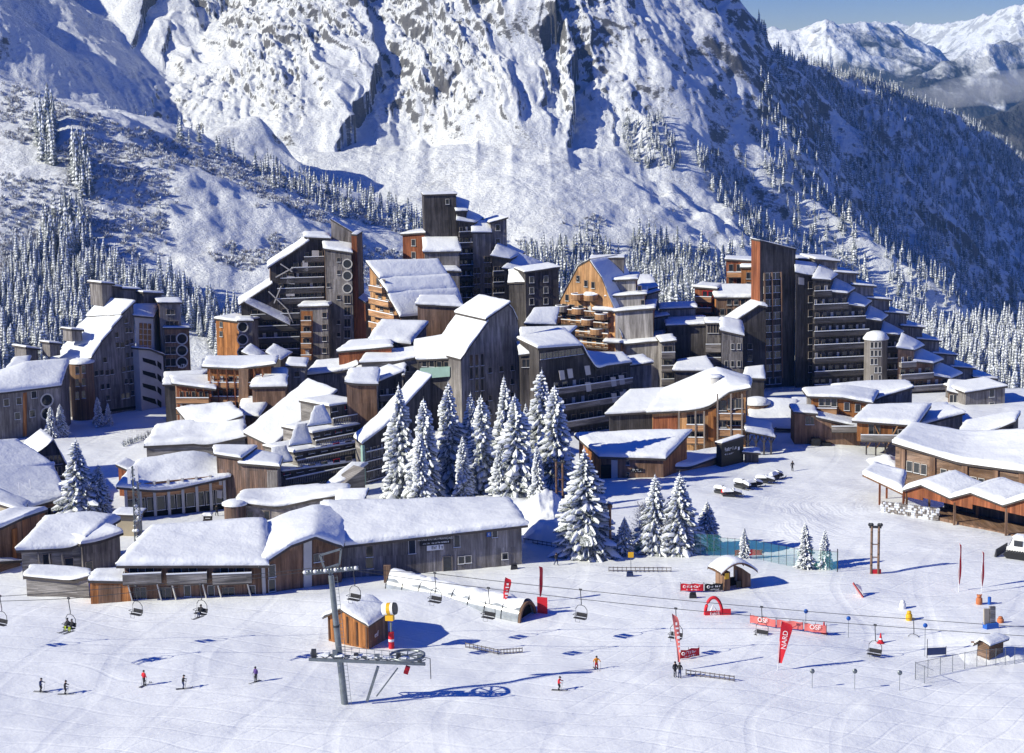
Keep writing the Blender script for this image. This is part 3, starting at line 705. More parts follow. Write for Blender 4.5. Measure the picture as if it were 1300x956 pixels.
def win_mesh(ww, hh, style):
    k = (round(ww,1),round(hh,1),style)
    if k in WINM: return WINM[k]
    mb = MB(); fm = {'dark':'frame','light':'framelight','panel':'panel','red':'redp'}.get(style,'frame'); b = .07; g = 'panel' if style=='panel' else 'glass'
    if style == 'round':
        r = ww/2; ring=[]
        for k2 in range(21):
            a = 2*PI*k2/20; ring.append([Vector((math.cos(a)*q,y,math.sin(a)*q)) for q,y in ((r,.0),(r,-.12),(r*.8,-.12),(r*.78,-.02))])
        mb.grid(ring,'framelight',False); mb.face([Vector((math.cos(2*PI*q/20)*r*.8,-.03,math.sin(2*PI*q/20)*r*.8)) for q in range(20)],'glass')
    else:
        mb.box((0,-.02,0),(ww-2*b,.05,hh-2*b),g)
        for sx in (-1,1): mb.box((sx*(ww/2-b/2),-.04,0),(b,.11,hh),fm)
        for sz in (-1,1): mb.box((0,-.04,sz*(hh/2-b/2)),(ww-2*b-.004,.11,b),fm)
        if ww > 1.3 and style!='panel': mb.box((0,-.035,0),(.06,.08,hh-2*b-.004),fm)
        if style != 'panel': mb.box((0,-.10,-hh/2-.03),(ww+.15,.2,.05),'fascia'); mb.box((0,-.11,-hh/2+.03),(ww+.1,.14,.07),'tsnow')
    WINM[k] = mb.build('window'); COL.objects.unlink(WINM[k]); return WINM[k]
def wpl(par, w, u, z, ww, hh, style='dark', off=0.0, name=None):
    o = win_mesh(ww,hh,style).copy(); COL.objects.link(o); o.parent = par
    p = w.P(u,z,off-.012); o.location = p-Vector(par.location); o.rotation_euler.z = w.yaw; o.name = name or ('door_panel' if style=='panel' else 'window'); return o
def wn(par, w, pts, ww=1.0, hh=1.2, style='dark', off=0.0):
    for px,py in pts: u,z = w.uz(px,py,off); wpl(par,w,u,z,ww,hh,style,off)
def wgrid(par, w, a, b, nc, nr, ww=1.0, hh=1.3, style='dark', off=0.0, skip=.12, seed=1):
    """rows and columns of windows between pixel corners a (top left) and b (bottom right)"""
    rg = random.Random(seed); zt = w.uz(a[0],a[1],off)[1]; zb = w.uz(a[0],b[1],off)[1]
    for r in range(nr):
        z = zt+(zb-zt)*(r/(nr-1) if nr>1 else 0); u0, u1 = w.u_at(a[0],z,off), w.u_at(b[0],z,off)
        for c in range(nc):
            if rg.random()<skip: continue
            wpl(par,w,u0+(u1-u0)*(c/(nc-1) if nc>1 else 0),z,ww,hh,style,off)
def quad(par, w, pts, mat, name='panel', off=0.0, proud=.05, thick=.08):
    P_ = []
    mb = MB(); f = [w.uz(x,y,off-proud) for x,y in pts]
    A = [w.P(u,z,off-proud) for u,z in f]; B = [w.P(u,z,off-proud+thick) for u,z in f]
    # pts given clockwise in the picture from top left
    mb.face([A[3],A[2],A[1],A[0]],mat)
    for i in range(len(A)):
        j=(i+1)%len(A); mb.face([A[i],A[j],B[j],B[i]],mat)
    return mb.build(name, par)
def balcony(par, w, u0, u1, z, out=1.2, h=1.0, mat='rail', off=0.0, snow=True, gap=0.0, name='balcony', slats=False):
    """floor slab with a boarded parapet and a line of snow on it; z is the floor level"""
    mb = MB(); c = lambda a,b,z0,z1,w0,w1,m: mb.hexa([w.P(a,z0,w1),w.P(b,z0,w1),w.P(b,z0,w0),w.P(a,z0,w0)],[w.P(a,z1,w1),w.P(b,z1,w1),w.P(b,z1,w0),w.P(a,z1,w0)],m)
    o = off-out
    c(u0,u1,z-.15,z+.02,off-.02,o,'fascia')
    if slats:
        n = max(3,int((u1-u0)/.35))
        for k in range(n+1): 
            uu = u0+(u1-u0)*k/n; c(uu-.05,uu+.05,z+.05,z+h,o+.06,o,mat)
        c(u0,u1,z+h-.1,z+h,o+.08,o-.02,mat)
    else: c(u0,u1,z+gap,z+h,o+.08,o,mat)
    for q in (u0,u1-.08): c(q,q+.08,z+.03+gap,z+h-.004,off-.02,o+.085,mat)
    if snow: c(u0-.03,u1+.03,z+h+.004,z+h+.14,o+.16,o-.06,'tsnow')
    return mb.build(name, par)
def floors(par, w, a, b, n, off=0.0, out=1.1, mat='rail', doors=5, seed=1, h=1.0, door_style=('glass','panel'), prof=None, slats=False, snow=True, wh=1.9):
    """n storeys of balconies with doors and windows behind them between pixel corners a (top left) and b (bottom right)"""
    rg = random.Random(seed); zt = w.uz(a[0],a[1],off)[1]; zb = w.uz(a[0],b[1],off)[1]; dz = (zt-zb)/n
    for k in range(n):
        z = zb+dz*k; u0, u1 = w.u_at(a[0],z+1,off), w.u_at(b[0],z+1,off)
        if prof: 
            lo, hi = prof(k); u0, u1 = max(u0,w.u_at(lo,z+1,off)), min(u1,w.u_at(hi,z+1,off))
        if u1-u0 < 1.0: continue
        balcony(par,w,u0,u1,z,out,h,mat,off,snow,slats=slats)
        nd = max(1,int(round(doors*(u1-u0)/max(1e-3,w.u_at(b[0],z+1,off)-w.u_at(a[0],z+1,off))))); cw = (u1-u0)/nd
        for c in range(nd):
            st = 'panel' if rg.random()<.3 else 'dark'; ww = cw*(.35 if st=='panel' else .62)
            wpl(par,w,u0+cw*(c+.5)+rg.uniform(-.1,.1)*cw,z+.08+wh/2,round(min(ww,2.2),1),wh,st,off)
def tube_block(par, w, px, py_top, r, mat, z0=-.8, off=0.0, snow=.9, name='round_bay', n=20, bot=None):
    u, z = w.uz(px,py_top,off)
    if bot: z0 = w.uz(px,bot,off)[1]
    c = w.P(u,0,off); mb = MB(); mb.lathe(c,[(r,z0),(r,z)],mat,n,smooth=False); mb.face([c+Vector((r*math.cos(2*PI*k/n),r*math.sin(2*PI*k/n),z)) for k in range(n)],'fascia')
    # UV along the circumference in metres
    for k in range(len(mb.uv)): pass
    o = mb.build(name, par); 
    if snow:
        s = MB(); s.lathe(c,[(r+.28,z-.02),(r+.3,z+.25),(r*.8,z+snow*.8),(r*.4,z+snow),(0.001,z+snow*1.03)],'snow',n); s.build('snow_cover',o)
    return o
def barrel(par, w, px, py, r=1.5, h=1.1, mat='railbrown', off=0.0):
    u,z = w.uz(px,py,off); c = w.P(u,0,off); mb = MB()
    mb.lathe(c,[(r*.8,z-.15),(r,z),(r,z+h),(r-.1,z+h),(r-.1,z+.05),(0.001,z+.03)],mat,14,smooth=False); mb.lathe(c,[(r+.05,z+h),(r+.05,z+h+.16),(r-.16,z+h+.16),(r-.16,z+h)],'tsnow',14)
    return mb.build('balcony', par)
FONTC = {}
def text_part(par, w, px, py, txt, size, mat='white', off=0.0, name='lettering', proud=.1, rot=0.0, align='CENTER', sx=1.0):
    cu = D.curves.new(name,'FONT'); cu.body = txt; cu.size = size; cu.extrude = .01; cu.align_x = align; cu.align_y = 'CENTER'
    to = D.objects.new(name, cu); COL.objects.link(to); dg = bpy.context.evaluated_depsgraph_get(); me = D.meshes.new_from_object(to.evaluated_get(dg)); D.objects.remove(to)
    me.materials.clear(); me.materials.append(MAT[mat]); o = link(name, me, par); u,z = w.uz(px,py,off-proud)
    o.rotation_mode = 'XYZ'; M = Matrix.Translation(w.P(u,z,off-proud)) @ Matrix.Rotation(w.yaw,4,'Z') @ Matrix.Rotation(PI/2,4,'X') @ Matrix.Rotation(rot,4,'Z')
    P_ = Matrix.LocRotScale(par.location, par.rotation_euler, None).inverted() if par else Matrix.Identity(4)
    o.matrix_local = P_ @ M @ Matrix.Diagonal((sx,1,1,1)); return o

def bars(par, name, items, m, wd=.2, ht=None):
    for a, c in items:
        mb = MB(); mb.bar(a, c, wd, ht or wd, m); mb.build(name, par)

def scrawl(par, w, a, b, h, seed=1, mat='white', off=0.0, proud=.12, name='lettering', n=8):
    """a line of writing too small to read in the photo: a row of uneven pale strokes"""
    rg = random.Random(seed); u0,z0 = w.uz(a[0],a[1],off-proud); u1,z1 = w.uz(b[0],b[1],off-proud); mb = MB(); cw = (u1-u0)/n
    for k in range(n):
        if rg.random() < .12: continue
        t = (k+.5)/n; u = u0+(u1-u0)*t; z = z0+(z1-z0)*t; hh = h*rg.uniform(.6,1.0)
        for q in range(rg.choice((1,2,2,3))):
            uu = u+cw*(rg.random()-.5)*.7; ww = cw*rg.uniform(.10,.22); zz = z-h*.5+hh*.5
            if rg.random()<.4: ww, hq, zz = cw*.32, hh*.2, z-h*.5+hh*rg.choice((.1,.5,.9))
            else: hq = hh
            P = [(uu-ww,zz-hq/2),(uu+ww,zz-hq/2),(uu+ww,zz+hq/2),(uu-ww,zz+hq/2)]; d_ = proud+.004*(len(mb.f)%7); mb.face([w.P(x,y,off-d_) for x,y in P],mat)
    return mb.build(name, par) if mb.f else None
# ================================================================ village, back rows
def GB(): return 'weathered timber apartment blocks of the resort'
# ---- left stepped block
w = W2((117,529),(172,519)); b = bld(w,'grey stepped apartment block with a pale concrete stair tower at the far left')
blk(b,w,[(115,455),(126,439),(127,436),(140,422),(141,418),(153,405),(154,400),(169,386)],9,mat='grey',rise=.4,snow=.7,back=[(62,462),(80,447),(81,443),(94,428),(95,424),(110,408),(113,402),(128,382)])
wg = [(160,407),(148,425),(161,419),(165,419),(149,438),(155,438),(161,435),(167,433),(162,451),(168,450),(115,475),(122,474),(129,473),(136,473),(142,472),(157,469),(163,468),(168,467),(130,491),(137,490),(160,484),(166,484),(137,505),(156,503),(162,502),(168,499),(133,457)]
wn(b,w,wg,.9,1.1)
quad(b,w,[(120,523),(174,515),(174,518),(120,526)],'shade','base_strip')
tube_block(b,w,103,460,2.3,'brown',off=1.2,snow=.8)
wc = W(101,360,20); 
wn(b,wc,[(98,470),(106,469),(98,486),(106,485),(98,502),(106,501)],.7,1.5,off=-1.9)
wt = W2((171,521),(209,513)); blk(b,wt,[(171,402),(194,404)],5,back=[(171,389),(202,388)],mat='concrete',w0=1,snow=.3)
blk(b,wt,[(176,444),(190,445),(207,452)],4,mat='concrete',w0=-.6,snow=.3)
quad(b,wt,[(177,410),(192,411),(192,444),(177,443)],'glass','stair_glazing',off=1)
for k in range(4): 
    y=455+16.2*k; quad(b,wt,[(181,y-1),(197,y+3),(199,y+10),(182,y+4)],'shade','stair_opening_shade',off=-.6); quad(b,wt,[(200,y+3),(205,y+7),(205,y+15),(200,y+10)],'shade','stair_opening_shade',off=-.6)  # dark sheets on the wall paint in the shade of the stair openings
for k in range(4): quad(b,wt,[(177,417+7*k),(192,418+7*k),(192,418.8+7*k),(177,417.8+7*k)],'concrete','glazing_bar',off=1,proud=.12)
for x in (181.5,187): quad(b,wt,[(x,410),(x+.7,410),(x+.7,444),(x,444)],'concrete','glazing_bar',off=1,proud=.13)
wr = W(209,377,14); blk(b,wr,[(202,386),(229,386)],7,mat='grey',side='brown',w0=.5,snow=.4); blk(b,wr,[(209,418),(240,418)],6,mat='brown',w0=-.6,snow=.3)
wn(b,wr,[(231,430),(231,445),(231,460)],2.4,2.4,'round',off=-.6)
wn(b,wr,[(214,396),(219,396),(213,411),(218,411),(224,411)],.9,1.2,off=.5); wn(b,wr,[(213,430),(220,430),(213,445),(220,445),(213,460),(220,460),(213,473)],1.1,1.6,off=-.6)
scrawl(b,wr,(225.5,465),(236,463.5),.75,3,off=-.7,n=5)
for (x0,y0,x1,y1,dd,o_) in ((129,361,143,383,4,6),(143,365,152,382,4,6.3),(152,368,176,388,4,8),(182,373,205,388,4,6),(91,420,104,428,3,4),(63,437,76,447,2.5,5)): blk(b,w,[(x0,y0),(x1,y0+1)],dd,mat='grey',w0=o_,bot=(x0,y1+6),snow=.45)
blk(b,w,[(33,443),(48,445)],4,mat='grey',w0=8,bot=(33,466),snow=.5)
wl = W2((0,560),(80,549)); blk(b,wl,[(-30,503),(11,499),(76,491)],9,back=[(-5,478),(34,464),(86,461)],mat='grey',snow=.9)
blk(b,wl,[(10,470),(32,468)],5,back=[(20,458),(38,456)],mat='grey',snow=.7,w0=10)
wn(b,wl,[(59.5,508),(59.5,525)],2.6,2.6,'round'); wn(b,wl,[(24,509),(43,501),(41,525),(22,528),(8,511)],1.1,1.4,'light')
quad(b,wl,[(29.5,499),(34,498),(34,553),(29.5,554)],'orange','timber_strip',proud=.12,thick=.14)
# ---- second block with the rusty tower
w = W(412,398,-4); b = bld(w,'stepped dark timber block with a rust brown side tower left of the tallest tower')
blk(b,w,[(412,317),(446,322)],7,back=[(411,304),(445,309)],mat='grey',side='brown',snow=.7)
blk(b,w,[(420,280),(452,299)],4,mat='grey',side='brown',w0=5,snow=.12,oh=.1)
blk(b,w,[(446,299),(453,300),(455,380),(464,386)],8,mat='red',side='brown',w0=1,snow=.1,oh=.05)
wn(b,w,[(441,335),(441,350),(441,366)],2.2,2.2,'round'); wgrid(b,w,(417,330),(430,425),2,7,.8,1.0,skip=.4,seed=3); wn(b,w,[(441,380),(441,395),(441,410),(441,424)],1.4,1.8)
w2 = W(412,402,8); blk(b,w2,[(306,387),(343,363),(343,340),(390,309),(390,303),(416,304)],8,mat='dark',side='brown',snow=.9,oh=.6)
floors(b,w2,(352,320),(411,385),5,out=.9,mat='raildark',doors=6,prof=lambda k:((346,346,356,370,386)[k],411),seed=2)
floors(b,w2,(318,390),(380,450),4,out=1.0,mat='raildark',doors=5,seed=4)
for q in ([(396,318),(405,318),(405,328),(396,329)],[(384,331),(391,331),(391,344),(384,346)],[(364,350),(374,351),(374,361),(364,360)],[(363,366),(374,367),(374,376),(363,376)]): quad(b,w2,q,'panel','sloping_window',proud=.9)
mb = MB()
for a,c in (((341,370),(366,394)),((357,363),(348,385)),((356,335),(371,345)),((350,352),(372,340)),((364,392),(372,410))):
    mb.bar(w2.P(*w2.uz(*a,-1.0),-1.0),w2.P(*w2.uz(*c,-1.0),-1.0),.22,.22,'framelight')
mb.build_each('brace',b)
roof(b,w2.P(*w2.uz(314,386,-2.2),-2.2),w2.P(*w2.uz(366,412,-2.2),-2.2),w2.P(*w2.uz(367,404,.2),.2),w2.P(*w2.uz(318,381,.2),.2),snow=.5)
blk(b,w,[(381,391),(416,390)],5,mat='grey',side='grey',w0=-3.5,snow=.8)
floors(b,w,(383,398),(396,456),4,off=-3.5,out=1.0,mat='railbrown',doors=1); wn(b,w,[(412,400),(412,415),(412,430),(412,445)],1,1.2,off=-3.5); quad(b,w,[(382,395),(397,395),(397,458),(382,458)],'orange','timber_panel',off=-3.5,proud=.01,thick=.03)
w3 = W(273,398,-35); blk(b,w3,[(274,406),(303,410)],6,mat='orange',side='grey',snow=.6); wn(b,w3,[(281,412),(281,424)],.9,1.2)
w4 = W(303,392,10); blk(b,w4,[(303,409),(320,409)],4,mat='grey',snow=.6); wn(b,w4,[(308,415),(308,431),(308,447)],2.4,2.4,'round')
# ---- tallest central tower
w = W(538,408,6); b = bld(w,'tallest dark timber tower with blue shaded stepped roofs in the middle of the village')
blk(b,w,[(538,249),(579,248)],7,mat='dark',snow=.12,oh=.2); wn(b,w,[(568,256)],.8,1.2,'light')
wl = W(511,410,-18); blk(b,wl,[(511,299),(539,297)],8,mat='red',side='brown',snow=.5); wn(b,wl,[(525,308),(525,324)],1,1.5,'light')
blk(b,w,[(539,321),(583,320)],5,back=[(538,306),(581,305)],mat='grey',side='brown',w0=-5,snow=.8)
blk(b,w,[(538,345),(583,346)],6,back=[(538,338),(575,338)],mat='grey',w0=-8,snow=.7); 
wr = W(581,408,18); blk(b,wr,[(580,269),(592,269)],6,back=[(578,252),(594,258)],mat='dark',snow=.35); blk(b,wr,[(581,281),(602,284)],5,back=[(584,265),(612,278)],mat='dark',w0=-1,snow=.35)
floors(b,wr,(582,286),(602,384),7,off=-1,out=.9,mat='raildark',doors=3,seed=8)
blk(b,wr,[(600,296),(623,296)],4,back=[(601,283),(622,283)],mat='grey',w0=-3,snow=.35); wgrid(b,wr,(605,330),(619,370),2,4,1.6,1.4,off=-3,skip=.2)
wq = W(623,408,12); blk(b,wq,[(623,284),(643,278)],7,mat='grey',snow=.3); wn(b,wq,[(632,289),(632,307)],1,1.4,'light')
wr2 = W(624,402,16); blk(b,wr2,[(625,326),(647,330)],7,back=[(636,309),(664,322)],mat='dark',snow=.35); floors(b,wr2,(625,336),(646,392),4,out=.9,mat='raildark',doors=3,seed=9)
blk(b,wr2,[(640,342),(660,345)],7,back=[(660,324),(688,336)],mat='dark',w0=-2,snow=.35)
ws = W(646,392,-30); blk(b,ws,[(646,360),(667,359)],5,mat='dark',snow=.3,back=[(648,345),(672,343)])
ws2 = W(667,389,14); blk(b,ws2,[(667,347),(709,341)],8,mat='dark',snow=.3); wgrid(b,ws2,(675,355),(693,383),2,3,1,1.4,'light',skip=0)
# ---- chalet with honey balconies and three snow tiers
w = W(469,388,-58); b = bld(w,'honey coloured balcony block with a steep snow roof in three tiers below the tallest tower',name='chalet_block')
blk(b,w,[(469,336),(483,354),(484,358),(494,372),(495,376),(509,402)],15,back=[(556,334),(566,352),(570,354),(577,368),(579,372),(588,396)],mat='honey',side='grey',snow=.8,oh=.5)
for k,(y,x1) in enumerate(((362,486),(378,494),(393,501),(408,508))):
    u0,z = w.uz(469,y+7,-1.2); u1 = w.u_at(x1,z,-1.2); balcony(b,w,u0,u1,z,1.4,1.1,'railbrown')
    wpl(b,w,u0+(u1-u0)*.3,z+1.9,1.4,1.5,'dark'); wpl(b,w,u0+(u1-u0)*.7,z+1.9,1.4,1.5,'dark')
# ---- stepped orange block
w = W(703,392,-38); b = bld(w,'stepped block with an orange gable, barrel balconies and pale grey terraces right of centre')
blk(b,w,[(703,398),(734,339),(748,331),(764,354),(778,388),(790,430)],10,mat='honey',side='grey',snow=.25,oh=.1,z0=-1)
wn(b,w,[(734,354),(744,360),(753,362),(720,378),(746,398),(752,404),(716,398),(762,418),(770,410),(765,400),(727,396)],.9,1.4)
for q in ((734,380),(735,398),(714,395),(750,381),(764,405),(747,412),(706,408),(758,424)): barrel(b,w,q[0],q[1],1.45,1.1,'railbrown' if random.random()<.6 else 'rail',off=-1.0)
floors(b,w,(711,384),(776,436),4,out=1.3,mat='railbrown',doors=6,seed=51,slats=True)
wh = W(761,386,-6); blk(b,wh,[(749,330),(792,329)],6,mat='grey',w0=5,snow=.12,oh=.1)
for (x0,x1,y0,y1,o_,dpt) in ((761,807,358,356,1,10),(771,818,378,375,-1.5,10),(781,829,397,393,-4,11),(795,840,438,434,-6.5,12)):
    blk(b,wh,[(x0,y0),(x1,y1)],dpt,mat='pale',side='orange',w0=o_,snow=.55,oh=.5)
    A,B_ = wh.P(*wh.uz(x0-26,y0-2,o_+1),o_+1), wh.P(*wh.uz(x0-.5,y0-1,o_+1),o_+1)
    roof(b,A,B_,B_-wh.n*5,A-wh.n*5,snow=.55)
we = W(841,372,2); blk(b,we,[(840,436),(857,434)],7,mat='grey',w0=0,snow=.5,z0=-1)
for y in (449,466,483): u0,z = we.uz(840,y+6,-1); balcony(b,we,u0,we.u_at(857,z,-1),z,1.2,1.2,'rail')
wn(b,we,[(848,444),(848,461),(848,478)],1.8,1.6)
blk(b,W(806,398,10),[(806,372),(833,366)],8,back=[(808,352),(826,352)],mat='grey',snow=.4); blk(b,W(822,396,8),[(822,375),(836,371)],8,mat='pale',snow=.4); blk(b,W(828,390,2),[(829,405),(848,402)],6,mat='grey',snow=.5)
wn(b,wh,[(816,384),(812,366),(826,404)],.8,1.1,off=-1.5)
# ---- grey blocks between the orange block and the right tower
w = W(847,384,-3); b = bld(w,'plain dark board block with flat snow roofs left of the tall right tower')
blk(b,w,[(847,415),(896,413)],10,mat='dark',side='grey',snow=.7,z0=-1); blk(b,w,[(839,394),(883,392)],7,mat='grey',w0=9,snow=.6)
w = W(896,380,-4); b = bld(w,'narrow weathered bay building with curved balconies and a slanting snow roof beside the right tower')
blk(b,w,[(897,412),(915,412)],6,mat='grey',snow=.7,z0=-1); wgrid(b,w,(900,417),(911,417),4,1,.5,2.0,skip=0)
for y in (441,458): u0,z = w.uz(896,y+6,-1); balcony(b,w,u0,w.u_at(915,z,-1),z,1.3,1.6,'rail')
blk(b,W(916,376,-2),[(916,421),(943,427)],6,back=[(916,408),(941,412)],mat='grey',snow=1.0,z0=-1); wgrid(b,W(916,376,-2),(922,440),(938,462),3,2,.7,1.3,'light',skip=.2)
wd = W(930,386,6); blk(b,wd,[(926,414),(963,389),(972,391)],6,mat='dark',snow=.9,oh=.3,z0=-1); wn(b,wd,[(952,440),(952,455)],1,1.3)
w = W(909,398,-4); b = bld(w,'small rust red block with open balconies left of the tall tower on the right')
blk(b,w,[(909,379),(961,379)],7,mat='brown',side='orange',snow=.9,back=[(902,366),(959,366)],z0=-1); wgrid(b,w,(917,383),(952,396),5,2,1.0,1.5,skip=.2)
wo = W(882,402,-20); blk(b,wo,[(882,366),(909,368)],6,mat='red',side='orange',snow=.6,z0=-1); wgrid(b,wo,(888,374),(902,392),3,2,1.1,1.7,'red',skip=.2)
for y in (380,394): u0,z = wo.uz(883,y+3,-1); balcony(b,wo,u0,wo.u_at(903,z,-1),z,1.2,1.1,'railbrown')
wu = W(922,412,-10); blk(b,wu,[(922,331),(961,333)],6,mat='red',side='orange',snow=.4,z0=-1); blk(b,wu,[(941,341),(961,341)],5,mat='orange',w0=-3,snow=.7,z0=-1)
wgrid(b,wu,(928,340),(938,356),2,2,1,1.6,skip=0); u0,z = wu.uz(923,352,-1); balcony(b,wu,u0,wu.u_at(941,z,-1),z,1.2,1.1,'railbrown'); wn(b,wu,[(950,350),(956,350),(950,362),(956,362)],.9,1.5,off=-3)
# ---- right tower with the long cascade of terraces
w = W(968,388,18); b = bld(w,'tall dark tower with an orange edge and snowy terraces stepping down to the right')
blk(b,w,[(965,307),(1010,318)],4.2,mat='dark',side='red',snow=.15,oh=.12,z0=-1)
wgrid(b,w,(973,351),(988,484),3,9,1.3,1.5,'light',skip=.05,seed=4)
u0,z0_ = w.uz(970,490); u1,z1_ = w.uz(992,345)
mb = MB(); 
for px in (970.5,980,991.5):
    mb.bar(w.P(w.uz(px,345,-.2)[0],z1_,-.2),w.P(w.uz(px+1.5,488,-.2)[0],1.0,-.2),.3,.3,'brown')
mb.build_each('mullion',b)
blk(b,w,[(1011,347),(1032,351)],4,back=[(1010,334),(1036,337)],mat='dark',w0=-2.5,snow=.35,z0=-1); wgrid(b,w,(1029,362),(1031,486),1,8,1.1,1.5,off=-2.5,skip=0); quad(b,w,[(1014,352),(1021,353),(1021,362),(1014,361)],'panel','sloping_window',off=-2.5)
wc = W(1032,386,10)
top = [(1032,355),(1054,357),(1054,372),(1075,374),(1075,388),(1097,391),(1097,406),(1118,409),(1118,424),(1140,427)]
blk(b,wc,top,7,back=[(1042,338),(1064,349),(1060,354),(1086,367),(1082,370),(1107,383),(1104,388),(1128,401),(1122,408),(1148,422)],mat='dark',snow=.4,oh=.25,z0=-1)
def pr(k): return (1032,(1103,1103,1103,1103,1101,1097,1075,1054)[k])
floors(b,wc,(1032,358),(1103,494),8,out=1.1,mat='raildark',doors=8,prof=pr,seed=12)
floors(b,wc,(1118,432),(1140,490),4,out=.8,mat='raildark',doors=3,seed=15)
wd = W(1140,376,16); top = [(1140,443),(1160,446),(1160,460),(1184,463),(1184,478),(1206,482)]
blk(b,wd,top,7,back=[(1146,427),(1172,440),(1164,444),(1196,458),(1188,462),(1220,476)],mat='brown',side='grey',snow=.6,oh=.3,z0=-1)
floors(b,wd,(1141,450),(1205,497),3,out=1.2,mat='rail',doors=6,prof=lambda k:(1141,(1205,1182,1160)[k]),seed=16)
tube_block(b,wc,1112,430,2.4,'grey',off=-1.6,snow=1.6,z0=-1); wgrid(b,W(1112,376,0),(1107,438),(1117,480),3,5,.6,1.3,'light',off=-1.2,skip=.1)
for i,(x0,x1,y0,y1) in enumerate(((1036,1074,331,344),(1060,1096,347,359),(1082,1117,363,377),(1102,1137,380,394),(1124,1157,398,412),(1144,1178,415,430),(1165,1199,432,448),(1185,1219,450,466),(1208,1241,467,482),(1236,1263,480,492))):
    blk(b,wc,[(x0+1,y0),(x0+27,y0+2)],9,mat='grey',side='pale',w0=6.5-i*.15,bot=(x0,y1+24),snow=.45,oh=.5)
blk(b,wc,[(1010,330),(1034,331)],5,mat='grey',w0=10,bot=(1010,350),snow=.4)
we = W(1226,362,12); blk(b,we,[(1226,500),(1276,492)],9,mat='grey',snow=.5,z0=-1.5); wn(b,we,[(1259,499),(1259,516)],1.1,1.7,'light')
wf = W(1204,366,-8); blk(b,wf,[(1204,498),(1246,508)],7,back=[(1206,486),(1262,490)],mat='brown',snow=.7,z0=-1.5); wgrid(b,wf,(1208,506),(1240,514),8,1,.8,1.6,'light',skip=0)
# ================================================================ village, middle and front rows
# ---- big grey gable hall in the centre
w = W(585,338,30); b = bld(w,'large plain grey timber hall with a pitched snow roof behind the row of firs')
blk(b,w,[(585,456),(617,412),(617,406),(645,387)],11,mat='grey',snow=.7,oh=.4,z0=-1.5); blk(b,w,[(645,388),(651,394),(657,408),(660,424)],8,mat='grey',snow=.25,oh=.08,z0=-1.5)
wgrid(b,w,(598,458),(612,506),3,4,.7,2.2,skip=.1,seed=5); wgrid(b,w,(622,470),(650,540),3,5,.8,1.1,skip=.35,seed=6); wn(b,w,[(640,520),(618,512)],.9,1.3)
wv = W(573,342,-15); blk(b,wv,[(531,458),(573,456)],7,back=[(528,436),(560,430)],mat='dark',snow=.8,z0=-1); quad(b,wv,[(533,468),(571,466),(571,478),(533,481)],'mint','green_parapet',proud=.9,thick=.9); wgrid(b,wv,(539,462),(567,462),4,1,1.0,1.1,skip=0)
# ---- the huddle of low roofs
def low(label, w, front, depth, back, mat='grey', side=None, snow=.8, wins=(), name='low_house', **k):
    b = bld(w,label,'house','snow roofed houses packed in the middle of the village',name); blk(b,w,front,depth,back=back,mat=mat,side=side,snow=snow,**k)
    if wins: wn(b,w,wins,1.0,1.1)
    return b
low('vaulted white roofed house with a brown front and grey gable below the honey balcony block',W(471,358,-4),[(471,433),(520,438)],9,[(485,411),(541,413)],'brown','grey',1.0)
low('small flat roofed brown house directly under the tallest tower',W(530,372,2),[(530,388),(586,391)],7,[(534,379),(578,379)],'brown','grey',.7)
low('low house with a long red brown wall and overhanging flat snow roof',W(429,352,-6),[(430,448),(497,442)],8,[(445,437),(494,434)],'red','grey',.8)
low('angular grey house with a tilted snow roof in the middle of the huddle of roofs',W(459,346,4),[(459,462),(505,460),(530,455)],8,[(470,448),(508,447),(531,443)],'hgrey',None,.7,[(516,468)])
low('snow capped grey house whose roof overhangs a dark porch left of the big hall',W(480,340,-8),[(446,480),(478,488),(512,478)],9,[(455,470),(490,466),(514,462)],'grey','dark',.8,[(490,497),(500,495)])
low('long low house half buried in snow above the terraced block',W(420,350,2),[(390,478),(440,472),(452,466)],8,[(402,464),(440,460),(455,452)],'grey',None,1.0,[(377,474)])
low('tiny house with a tilted square roof below the rust brown tower',W(310,362,-20),[(309,449),(330,458)],4,[(318,441),(336,451)],'dark',None,.5)
low('second tiny house with a tilted square roof below the rust brown tower, the right one',W(341,360,-20),[(340,450),(356,458)],4,[(348,441),(368,450)],'dark',None,.5)
low('low snow covered shop between the orange balcony chalet and the slanted roof block',W(320,336,0),[(320,493),(362,492)],8,[(330,474),(364,472)],'brown',None,.9)
low('white mound of a roof under the upper edge of the slanted roof block',W(306,332,-5),[(305,528),(328,530)],8,[(308,511),(345,506)],'brown',None,.9)
low('grey box house with one small window above the huddle of low roofs',W(365,344,2),[(365,466),(387,467)],6,None,'grey',None,.6,[(377,475)],rise=.3)
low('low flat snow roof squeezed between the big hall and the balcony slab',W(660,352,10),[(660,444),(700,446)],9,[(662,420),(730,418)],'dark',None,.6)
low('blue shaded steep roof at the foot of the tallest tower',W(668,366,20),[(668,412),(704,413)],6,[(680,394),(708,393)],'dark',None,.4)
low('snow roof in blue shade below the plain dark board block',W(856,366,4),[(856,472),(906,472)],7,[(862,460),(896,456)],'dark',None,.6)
low('small blue roofed annexe at the foot of the tall right tower',W(944,366,4),[(944,481),(970,482)],5,[(948,470),(968,468)],'dark',None,.6)
